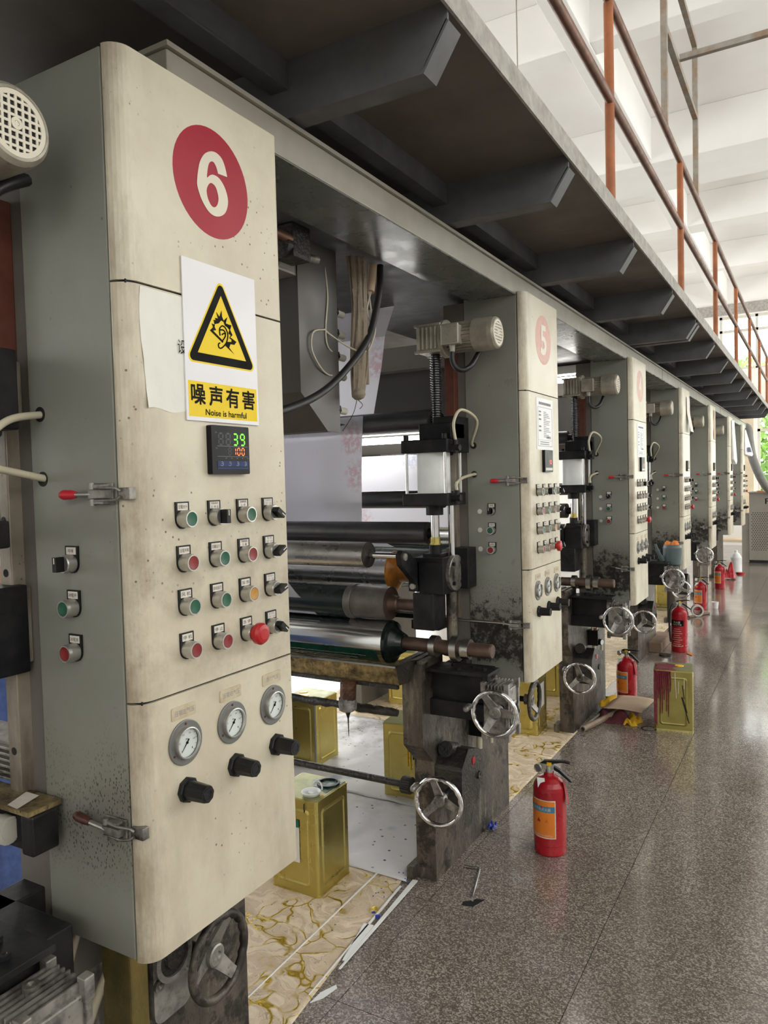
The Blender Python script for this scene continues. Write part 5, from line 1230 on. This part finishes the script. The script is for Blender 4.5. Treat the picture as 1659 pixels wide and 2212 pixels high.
def t7(t, x, y, zt, hs):
    for i in range(8): 
        xx = x-hs+.012+.011*i; L = .12+.16*rnd.random()
        part('wine_run', MB().tube([(xx, y-hs-.002, zt-.002), (xx+.003, y-hs-.003, zt-L*.5), (xx+.001, y-hs-.003, zt-L)], [.006, .0045, .0025], 6), 'ink_wine', t)
    part('wine_side', MB().prism([(x-hs, zt-.002), (x-hs, zt-.30), (x-hs+.018, zt-.33), (x-hs+.02, zt-.12), (x-hs+.05, zt-.06), (x-hs+.06, zt-.002)], 'y', y-hs-.0042, y-hs-.0015), 'ink_wine', t)
    part('wine_pool', MB().prism([(x-.10, y-.10), (x+.02, y-.10), (x-.01, y-.03), (x+.05, y+.03), (x-.04, y+.07), (x-.10, y+.05)], 'z', zt, zt+.003), 'ink_wine', t, bevel=.001)
    part('yellow_dab', MB().lathe((x+.03, y+.03, zt), (0, 0, 1), [(0, .03), (.004, .022), (.005, 0)], 10), 'ink_yellow', t)
    for a, b in (((.01, -.01), (.016, -.16)), ((.03, -.06), (.028, -.13)), ((.06, -.04), (.06, -.10))): part('pale_run', MB().tube([(x+a[0], y-hs-.0035, zt+a[1]), (x+b[0], y-hs-.0035, zt+b[1])], .002, 5), 'label_strip', t)
    for a, b in (((.05, -.08), (.06, -.16)), ((.045, -.15), (.085, -.30)), ((.05, -.15), (.075, -.24))): part('dark_run', MB().tube([(x+a[0], y-hs-.0035, zt+a[1]), (x+b[0], y-hs-.0035, zt+b[1])], .0025, 5), 'ink_dark', t)
tin(-.745, 4.69, 'lone gold ink tin splashed wine red standing out on the terrazzo aisle', rot=.13, extra=t7, z=0, gold='tin_dull')
single('ink_ring', MB().lathe((-.865, 4.56, 0), (0, 0, 1), [(0, .045), (.0012, .045), (.0012, .036), (0, .036)], 28), 'ink_dark', (-.865, 4.56, 0), 'dried ring of dark ink on the floor at the foot of the splashed tin', 'stain')

# ------------------------------------------------------------------ fire extinguishers
def extinguisher(x, y, R, H, label, style='orange', rot=0.0, hose=False):
    t = thing('fire_extinguisher', label, 'fire extinguisher', (x, y, 0), 'fire extinguishers along the presses')
    def mk(): m = MB(); m.M = Matrix.Translation((x, y, 0)) @ Matrix.Rotation(rot, 4, 'Z'); return m
    sh = H-.062
    part('tank', mk().lathe((0, 0, 0), (0, 0, 1), [(0, 0), (0, R*.93), (.006, R*.98), (.04, R*.98), (.042, R), (sh, R), (sh+.014, R*.96), (sh+.030, R*.82), (sh+.044, R*.58), (sh+.052, R*.34), (sh+.062, R*.30), (sh+.062, 0)], 44), 'ext_red', t)
    part('valve', mk().cyl((0, 0, H), (0, 0, H+.028), R*.22, n=16).box(-.035, .02, -.011, .011, H+.014, H+.034), 'bezel_silver', t)
    part('upper_lever', mk().prism([(-.035, H+.036), (-.02, H+.046), (.06, H+.053), (.085, H+.047), (.085, H+.043), (.055, H+.046), (0, H+.034)], 'y', -.009, .009), 'black_plastic', t, bevel=.002)
    part('lower_lever', mk().prism([(-.01, H+.034), (.0, H+.038), (.045, H+.014), (.085, -.02+H), (.092, H-.028), (.084, H-.03), (.04, H+.004), (0, H+.022)], 'y', -.009, .009), 'black_plastic', t, bevel=.002)
    part('pressure_dial', mk().lathe((-.035, -.012, H+.02), (-.45, -1, 0), [(0, .007), (.008, .007), (.008, .0165), (.016, .0165), (.016, .014), (.014, .0135), (.014, 0)], 22), 'bezel_silver', t)
    part('safety_seal', mk().box(-.006, .012, -.015, .015, H+.03, H+.042), 'ink_yellow', t)
    def wrap(n, a0, a1, z0, z1, mat, lev=0): 
        m = mk(); N = 14; rr = R+.0008+.0006*lev
        vs = [(rr*math.cos(a0+(a1-a0)*i/N), rr*math.sin(a0+(a1-a0)*i/N), z) for z in (z0, z1) for i in range(N+1)]
        m.add(vs, [(i, i+1, N+2+i, N+1+i) for i in range(N)], True); part(n, m, mat, t)
    def wtext(n, s, ac, zc, w, h, mat, lev):
        m = mk(); rr = R+.0008+.0006*lev
        text(m, s, 0, zc, w, h, lambda a, b, d: (rr*math.cos(ac+a/rr), rr*math.sin(ac+a/rr), b), 0); part(n, m, mat, t)
    f = -PI*.66
    if style == 'orange':
        hw = 1.05
        wrap('label_border', f-hw, f+hw, .075, sh-.03, 'label_strip', 0); wrap('label_field', f-hw+.06, f+hw-.06, .079, sh-.034, 'ext_orange', 1)
        wrap('label_band', f-hw+.06, f+hw-.06, sh-.078, sh-.054, 'ext_blue', 2)
        wtext('lettering', '手提式干粉灭火器', f, sh-.066, R*1.55, .013, 'label_strip', 3)
        m = mk()
        for i, (a, z, w, h) in enumerate([(-.5, .205, .012, .014), (-.15, .205, .010, .016), (.2, .200, .014, .013), (.55, .205, .006, .014), (-.55, .150, .008, .02), (0, .148, .018, .018), (.5, .146, .014, .012)]):
            z = z*(H/.32); rr = R+.0026
            text(m, '人火▲'[i % 3], 0, z, w, h, lambda p, q_, d: (rr*math.cos(f+a+p/rr), rr*math.sin(f+a+p/rr), q_), 0)
        part('pictograms', m, 'ext_tag', t)
        wtext('foot_lettering', '生产日期有效期五年消防产品', f, .087, R*1.7, .007, 'label_strip', 3)
    elif style == 'print':
        wrap('label_band', f-.85, f+.85, sh-.10, sh-.05, 'print_black', 0)
        wtext('lettering', '灭火器', f, sh-.068, R*.9, .02, 'label_strip', 1); wtext('lettering', '手提式干粉', f, sh-.088, R*1.2, .012, 'label_strip', 1)
        m = mk(); rr = R+.0012
        for i in range(9):
            zz = sh-.125-.018*i; w = .05+.02*((i*7) % 3)
            N = 6; a0, a1 = f-w/rr/2, f+w/rr/2
            m.add([(rr*math.cos(a0+(a1-a0)*j/N), rr*math.sin(a0+(a1-a0)*j/N), z) for z in (zz-.003, zz+.003) for j in range(N+1)], [(j, j+1, N+2+j, N+1+j) for j in range(N)])
        part('small_print', m, 'number_pink', t); wrap('foot_band', 0, 2*PI-.01, .055, .062, 'label_worn', 0)
    part('tag', mk().grid(lambda a, b: (R*.9+.018*a, -.025+.03*b, H-.02-.095*a), 4, 3), 'ext_tag', t)
    if hose:
        part('hose', mk().tube([(-.03, 0, H+.022), (-.06, -.02, H+.01), (-R-.018, -.04, H-.06), (-R-.02, -.05, H*.5), (-R-.012, -.05, .09)], .0085, 8, smoothn=5), 'cable_black', t)
    else: part('paper_tab', mk().grid(lambda a, b: (-.035+.03*a-.006*b, -R*.62-.012*(1-b)-.01*a*0, H-.052+.04*b), 3, 3), 'plastic_white', t)
    return t
extinguisher(-.934, 2.885, .0645, .32, 'red fire extinguisher with orange label standing alone in front of the number 5 pedestal', rot=.12)
extinguisher(-1.095, 5.05, .0645, .305, 'red fire extinguisher with orange label behind the cardboard pile', rot=-.25)
extinguisher(-1.012, 6.70, .066, .385, 'tall red fire extinguisher with black printed panel and black hose', 'print', rot=.3, hose=True)
extinguisher(-1.118, 8.88, .0645, .31, 'red fire extinguisher with orange label beside the tape roll', rot=-.2)
extinguisher(-1.10, 10.56, .0645, .32, 'farthest red fire extinguisher with orange label, below a red bag', rot=-.2)

# ------------------------------------------------------------------ odds and ends on the floor
hx = thing('hex_key', 'bent steel hex key lying on the terrazzo in front of the number 5 pedestal', 'tool', (-1.1, 2.5, .004))
part('bar', MB().tube([(-1.072, 2.415, .0055), (-1.122, 2.600, .0055), (-1.128, 2.612, .0055), (-1.142, 2.612, .0055), (-1.185, 2.602, .0055)], .0048, 6), 'chrome', hx)
single('oil_stain', MB().prism([(-1.09, 2.36), (-1.05, 2.37), (-1.03, 2.43), (-1.06, 2.42), (-1.075, 2.40), (-1.095, 2.385)], 'z', 0, .0006), 'ink_dark', (-1.06, 2.39, 0), 'small dark oil stain at the end of the hex key', 'stain')
single('blue_rag', MB().grid(lambda a, b: (-1.225+.03*a, 2.92+.055*b, .004+.022*abs(math.sin(a*5+1))*abs(math.cos(b*6))), 8, 8), 'ink_blue', (-1.21, 2.95, 0), 'crumpled blue scrap against the foot of the number 5 pedestal', 'rag')
tp = thing('steel_tube', 'short grey steel tube on the floor beside the cardboard pile', 'tube', (-1.15, 4.5, .02))
part('tube', MB().lathe((-1.195, 4.33, .019), Vector((.12, .46, 0)), [(0, .012), (0, .018), (.44, .018), (.44, .012), (.40, .011), (.02, .012)], 18), 'bare_tube', tp)
single('steel_rod', MB().cyl((-1.21, 4.40, .009), (-1.14, 4.85, .03), .008, n=10), 'bare_tube', (-1.2, 4.4, 0), 'thin steel rod next to the short steel tube', 'rod')
def lump(n, x0, x1, y0, y1, z0, h, mat, label, cat, seed):
    single(n, MB().grid(lambda a, b: (x0+(x1-x0)*a+.012*math.sin(b*9+seed), y0+(y1-y0)*b+.012*math.sin(a*8+seed*2), z0+h*(.25+.75*abs(math.sin(a*5+seed)*math.cos(b*4-seed)))*min(1, 6*a, 6*(1-a), 6*b, 6*(1-b))), 16, 16), mat, ((x0+x1)/2, (y0+y1)/2, z0), label, cat)
lump('wine_cloth', -1.19, -.985, 4.56, 4.92, .002, .055, 'cloth_wine', 'dark wine red rag under the cardboard sheet', 'rag', 1)
lump('yellow_cloth', -1.20, -1.10, 4.72, 4.96, .05, .04, 'cloth_yellow', 'yellow rag at the back of the cardboard pile', 'rag', 2)
lump('yellow_cloth', -1.01, -.93, 4.56, 4.72, .002, .045, 'cloth_yellow', 'yellow rag on the floor at the right of the cardboard pile', 'rag', 3)
single('cardboard_sheet', MB().grid(lambda a, b: (-1.15+.23*a+.03*b, 4.64+.27*b, .066+.008*math.sin(a*3)+.012*b), 6, 6), 'cardboard', (-1.05, 4.75, .07), 'pale bent cardboard sheet on a pile of rags in front of an extinguisher', 'cardboard').modifiers.new('thickness', 'SOLIDIFY').thickness = .004
single('timber_block', MB().box(-1.255, -1.135, 6.56, 7.05, 0, .085), 'timber', (-1.2, 6.8, 0), 'rough timber block on the floor behind the tall extinguisher', 'timber', bevel=.006)
single('iron_disc', MB().cyl((-1.09, 6.48, 0), (-1.09, 6.48, .012), .05, n=24), 'stained_iron', (-1.09, 6.48, 0), 'flat iron disc on the floor beside the tall extinguisher', 'disc')
single('orange_tag', MB().prism([(-.95, 6.62), (-.90, 6.56), (-.885, 6.58), (-.93, 6.66)], 'z', .001, .006), 'rag_orange', (-.92, 6.6, 0), 'small orange scrap at the foot of the tall extinguisher', 'scrap')
tpr = thing('tape_roll', 'roll of white tape standing on edge in front of an extinguisher', 'tape', (-1.09, 8.45, .06))
part('tape', MB().lathe((-1.10, 8.42, .065), (.35, -1, 0), [(0, .062), (.05, .062), (.05, .044), (0, .044), (0, .062)], 32), 'label_strip', tpr)
part('core', MB().lathe((-1.10, 8.42, .065), (.35, -1, 0), [(-.001, .044), (.051, .044), (.051, .040), (-.001, .040), (-.001, .044)], 28), 'black_plastic', tpr)
single('wooden_stick', MB().cyl((-1.16, 8.28, .012), (-1.0, 8.60, .012), .012, n=10), 'timber', (-1.1, 8.4, 0), 'short wooden stick on the floor beside the tape roll', 'stick')
single('white_cup', MB().lathe((-.985, 9.0, 0), (0, 0, 1), [(0, 0), (0, .03), (.07, .038), (.07, .035), (.004, .028), (.004, 0)], 20), 'plastic_white', (-.985, 9.0, 0), 'small white plastic cup on the aisle floor', 'cup')
pot = thing('ink_pot', 'blue grey spouted pot with orange rag on the fourth gearbox', 'pot', (-.99, 6.24, .79))
part('body', MB().lathe((-.99, 6.24, .792), (0, 0, 1), [(0, 0), (0, .066), (.02, .07), (.13, .072), (.15, .066), (.155, .066), (.155, .06), (.02, .06), (.02, 0)], 30), 'pot_blue', pot)
part('spout', MB().tube([(-1.045, 6.20, .81), (-1.075, 6.17, .87), (-1.10, 6.14, .955)], [.02, .014, .010], 10, smoothn=3), 'pot_blue', pot)
lump('orange_rag', -1.04, -.94, 6.19, 6.29, .93, .05, 'rag_orange', 'orange rag stuffed in the blue grey pot', 'rag', 4)
lump('red_bag', -1.14, -1.0, 11.5, 11.75, .02, .22, 'ext_red', 'bright red plastic bag behind the farthest extinguisher', 'bag', 5)
single('white_jug', MB().lathe((-1.06, 12.4, 0), (0, 0, 1), [(0, 0), (0, .075), (.01, .08), (.22, .08), (.28, .05), (.30, .025), (.33, .025), (.33, 0)], 24), 'plastic_white', (-1.06, 12.4, 0), 'white plastic jug on the floor at the end of the presses', 'jug')
single('flat_tub', MB().cyl((-.98, 12.15, 0), (-.98, 12.15, .03), .06, n=20), 'ext_red', (-.98, 12.15, 0), 'flat red tub on the floor near the white jug', 'tub')
single('film_scrap', MB().prism([(-1.272, 1.70), (-1.250, 1.735), (-1.238, 1.79), (-1.248, 1.80), (-1.27, 1.75)], 'z', .0006, .003), 'plastic_white', (-1.26, 1.75, 0), 'small white film scrap at the edge of the terrazzo', 'scrap')

# ------------------------------------------------------------------ far end of the hall
mc = thing('steel_cabinet', 'grey steel machine cabinet with perforated lower panel at the end of the aisle', 'cabinet', (-.6, 14.1, 0))
part('body', MB().box(-.972, -.05, 13.70, 14.5, .05, 1.155), 'machine_grey', mc, bevel=.004)
part('top_plate', MB().box(-.985, -.04, 13.69, 14.51, 1.155, 1.17), 'machine_grey', mc)
part('plinth', MB().box(-.97, -.06, 13.73, 14.48, 0, .05), 'black_gap', mc)
pf = MB()
for i in range(24):
    for j in range(22): pf.lathe((-.93+.034*i+(.017 if j % 2 else 0), 13.6995, .22+.029*j), (0, -1, 0), [(0, .0085), (.0008, .0085), (.0008, 0)], 6, False)
tag(part('perforation', pf, 'black_gap', mc), kind='stuff')
part('lettering', text(MB(), 'F', -.70, 1.02, .07, .09, PY, 13.699), 'print_black', mc)
part('side_post', MB().box(-1.085, -.975, 13.75, 13.95, 0, .82), 'machine_grey', mc, bevel=.003)
single('bottle', MB().lathe((-.72, 13.9, 1.17), (0, 0, 1), [(0, 0), (0, .03), (.09, .03), (.11, .012), (.14, .012), (.14, 0)], 16), 'plastic_white', (-.72, 13.9, 1.17), 'white bottle on top of the grey steel machine cabinet', 'bottle')
single('orange_pad', MB().box(-.86, -.76, 13.8, 13.95, 1.17, 1.19), 'rag_orange', (-.8, 13.9, 1.17), 'orange pad on top of the grey steel machine cabinet', 'pad', bevel=.004)
single('exhaust_hose', MB().tube([(-1.05, 12.9, 2.22), (-.93, 12.9, 2.18), (-.905, 12.9, 2.0), (-.87, 12.9, 1.75), (-.81, 12.95, 1.55), (-.75, 13.1, 1.38), (-.68, 13.5, 1.22), (-.64, 13.8, 1.17)], .062, 16, smoothn=7), 'duct_grey', (-1.05, 12.9, 2.2), 'thick grey exhaust hose curving down onto the steel machine cabinet', 'hose')
ct = thing('parts_cart', 'cream shelf cart with clutter beyond the last cabinet', 'cart', (-1.35, 15.4, 0))
for z in (.22, .62): part('shelf', MB().box(-1.75, -1.1, 15.1, 15.7, z, z+.05), 'cart_cream', ct, bevel=.004)
for x in (-1.74, -1.12):
    for y in (15.12, 15.66): part('upright', MB().box(x-.02, x+.02, y-.02, y+.02, 0, .95), 'cart_cream', ct)
for i in range(5): lump('clutter_rag', -1.7+.11*i, -1.6+.11*i, 15.2, 15.5, .67, .1, ['rag_orange', 'cloth_wine', 'label_strip', 'timber', 'cardboard'][i], ['orange rag on the cream cart', 'dark red rag on the cream cart', 'white rag on the cream cart', 'brown rag on the cream cart', 'pale brown rag on the cream cart'][i], 'rag', i)
single('hall_post', MB().box(-1.30, -1.08, 16.5, 16.74, 0, 3.25), 'cart_cream', (-1.19, 16.6, 0), 'cream pillar by the left end of the far lower window', 'pillar', bevel=.006)

# ------------------------------------------------------------------ fluorescent fixtures behind the presses
def fluo(x, y, z, L, label, along='x'):
    t = thing('fluorescent_light', label, 'lamp', (x, y, z), 'fluorescent lamps behind the presses')
    d = Vector((1, 0, 0)) if along == 'x' else Vector((0, 1, 0)); o_ = Vector((x, y, z))
    if along == 'x': part('housing', MB().box(x-L/2-.03, x+L/2+.03, y-.05, y+.05, z+.03, z+.08), 'fixture_white', t, bevel=.004)
    else: part('housing', MB().box(x-.05, x+.05, y-L/2-.03, y+L/2+.03, z+.03, z+.08), 'fixture_white', t, bevel=.004)
    part('tube', MB().cyl(o_-d*L/2, o_+d*L/2, .018, n=14), 'tube_glow', t)
    for s in (-1, 1): part('end_socket', MB().box(*sorted((o_.x+s*d.x*(L/2)-.012, o_.x+s*d.x*(L/2)+.012)), *sorted((o_.y+s*d.y*(L/2)-.012, o_.y+s*d.y*(L/2)+.012)), z-.02, z+.035), 'black_plastic', t)
    part('hanger', MB().cyl((x, y, z+.08), (x, y, ZC), .004, n=6), 'bare_tube', t)
fluo(-2.05, 3.44, 1.715, .62, 'lit fluorescent lamp seen between the dark rollers')
fluo(-1.75, 5.0, 2.25, .9, 'upper lit fluorescent lamp right of the number 5 cabinet') if False else None
fluo(-3.3, 2.6, 2.2, 1.2, 'lit fluorescent lamp hanging behind the near press unit', 'y')
fluo(-3.6, 6.2, 2.9, 1.2, 'lit fluorescent lamp hanging behind the middle press units', 'y')
fluo(-1.62, 4.62, 2.10, .7, 'lit fluorescent lamp just right of the number 5 cabinet top')

# ------------------------------------------------------------------ worker half hidden behind the near press
def person(px, py, face):
    t = thing('person', 'person in white shirt and blue jeans standing behind the near press, mostly hidden', 'person', (px, py, 0))
    def skin(name, joints, edges, mat, par, sub=2):
        m = bpy.data.meshes.new(name)
        m.from_pydata([j[0] for j in joints], edges, [])
        o = bpy.data.objects.new(name, m); C.objects.link(o); o.parent = par; BASE[o.name] = BASE[par.name]
        sk = o.modifiers.new('skin', 'SKIN'); sk.use_smooth_shade = True
        if not m.skin_vertices: m.skin_vertices.new()
        for v, j in zip(m.skin_vertices[0].data, joints): v.radius = j[1] if isinstance(j[1], tuple) else (j[1], j[1])
        m.skin_vertices[0].data[0].use_root = True
        s = o.modifiers.new('smooth', 'SUBSURF'); s.levels = s.render_levels = sub
        m.materials.append(MATS[mat]); return o
    t.rotation_euler.z = face
    # body: pelvis, spine, neck, head, arms with hands, legs
    J = [((0, 0, .95), (.12, .08)), ((0, 0, 1.12), (.11, .075)), ((0, 0, 1.32), (.16, .10)), ((0, 0, 1.44), (.10, .07)), ((0, -.005, 1.50), .052), ((0, -.02, 1.56), .055), ((0, -.02, 1.63), (.075, .092)), ((0, -.015, 1.71), (.06, .075))]
    E = [(0, 1), (1, 2), (2, 3), (3, 4), (4, 5), (5, 6), (6, 7)]
    for s in (-1, 1):
        b = len(J)
        J += [((s*.17, 0, 1.42), .055), ((s*.21, .01, 1.28), .048), ((s*.228, .015, 1.14), .041), ((s*.20, -.11, 1.115), .034), ((s*.175, -.225, 1.125), .027), ((s*.17, -.28, 1.13), (.040, .019)), ((s*.17, -.315, 1.13), (.038, .016))]
        E += [(3, b), (b, b+1), (b+1, b+2), (b+2, b+3), (b+3, b+4), (b+4, b+5), (b+5, b+6)]
    for s in (-1, 1):
        b = len(J)
        J += [((s*.09, 0, .86), .075), ((s*.10, -.01, .68), .066), ((s*.105, -.01, .48), .052), ((s*.108, .0, .28), .046), ((s*.11, .01, .09), .036), ((s*.11, -.06, .045), (.040, .032)), ((s*.11, -.15, .035), (.038, .024))]
        E += [(0, b), (b, b+1), (b+1, b+2), (b+2, b+3), (b+3, b+4), (b+4, b+5), (b+5, b+6)]
    body = skin('body', J, E, 'skin', t)
    F = []
    for s in (-1, 1):
        for i, (dx, L) in enumerate(((-.024, .062), (-.008, .074), (.008, .070), (.023, .055))):
            a = Vector((s*.17+dx*1.1, -.30, 1.13))
            skin('finger', [((a.x, a.y, a.z), .010), ((a.x, a.y-L*.5, a.z+.004), .0092), ((a.x, a.y-L*.82, a.z-.010), .0085), ((a.x, a.y-L*.98, a.z-.028), .0075)], [(0, 1), (1, 2), (2, 3)], 'skin', t, 1)
        skin('thumb', [((s*.155, -.262, 1.128), .013), ((s*.122, -.290, 1.120), .0105), ((s*.112, -.318, 1.108), .009)], [(0, 1), (1, 2)], 'skin', t, 1)
    skin('shirt', [((0, 0, .83), (.172, .128)), ((0, 0, 1.02), (.160, .118)), ((0, 0, 1.2), (.155, .112)), ((0, 0, 1.34), (.175, .115)), ((0, 0, 1.445), (.115, .08)), ((-.185, 0, 1.41), .068), ((-.215, .01, 1.24), .060), ((.185, 0, 1.41), .068), ((.215, .01, 1.24), .060)], [(0, 1), (1, 2), (2, 3), (3, 4), (4, 5), (5, 6), (4, 7), (7, 8)], 'shirt', t)
    T = [((0, 0, 1.03), (.135, .095)), ((0, 0, .93), (.165, .118)), ((0, 0, .86), (.150, .112))]; TE = [(0, 1), (1, 2)]
    for q_ in (-1, 1):
        b = len(T); T += [((q_*.088, 0, .76), .092), ((q_*.10, -.01, .62), .086), ((q_*.105, -.01, .45), .072), ((q_*.108, 0, .26), .064), ((q_*.11, .01, .055), .060)]
        TE += [(2, b), (b, b+1), (b+1, b+2), (b+2, b+3), (b+3, b+4)]
    skin('trousers', T, TE, 'jeans', t)
    for s in (-1, 1): skin('shoe', [((s*.11, .035, .045), (.045, .042)), ((s*.11, -.05, .045), (.048, .043)), ((s*.11, -.17, .035), (.044, .032))], [(0, 1), (1, 2)], 'shoe', t)
    hm = MB().lathe((0, .0, 1.655), (0, .25, 1), [(.0, .088), (.05, .092), (.09, .078), (.115, .045), (.125, 0)], 20); o = link('hair', hm.mesh('hair'), 'hair', t)
    for s in (-1, 1): link('eye', MB().lathe((s*.03, -.105, 1.645), (0, -1, 0), [(0, .011), (.006, .008), (.008, 0)], 10).mesh('eye'), 'print_black', t); link('ear', MB().lathe((s*.074, -.01, 1.635), (s, 0, 0), [(0, .018), (.012, .022), (.014, 0)], 10).mesh('ear'), 'skin', t)
    link('nose', MB().lathe((0, -.10, 1.635), (0, -1, -.5), [(0, .012), (.02, .012), (.026, 0)], 10).mesh('nose'), 'skin', t)
    link('mouth', MB().box(-.022, .022, -.112, -.104, 1.588, 1.595).mesh('mouth'), 'cap_red', t)
person(-2.402, 1.54, -.56)
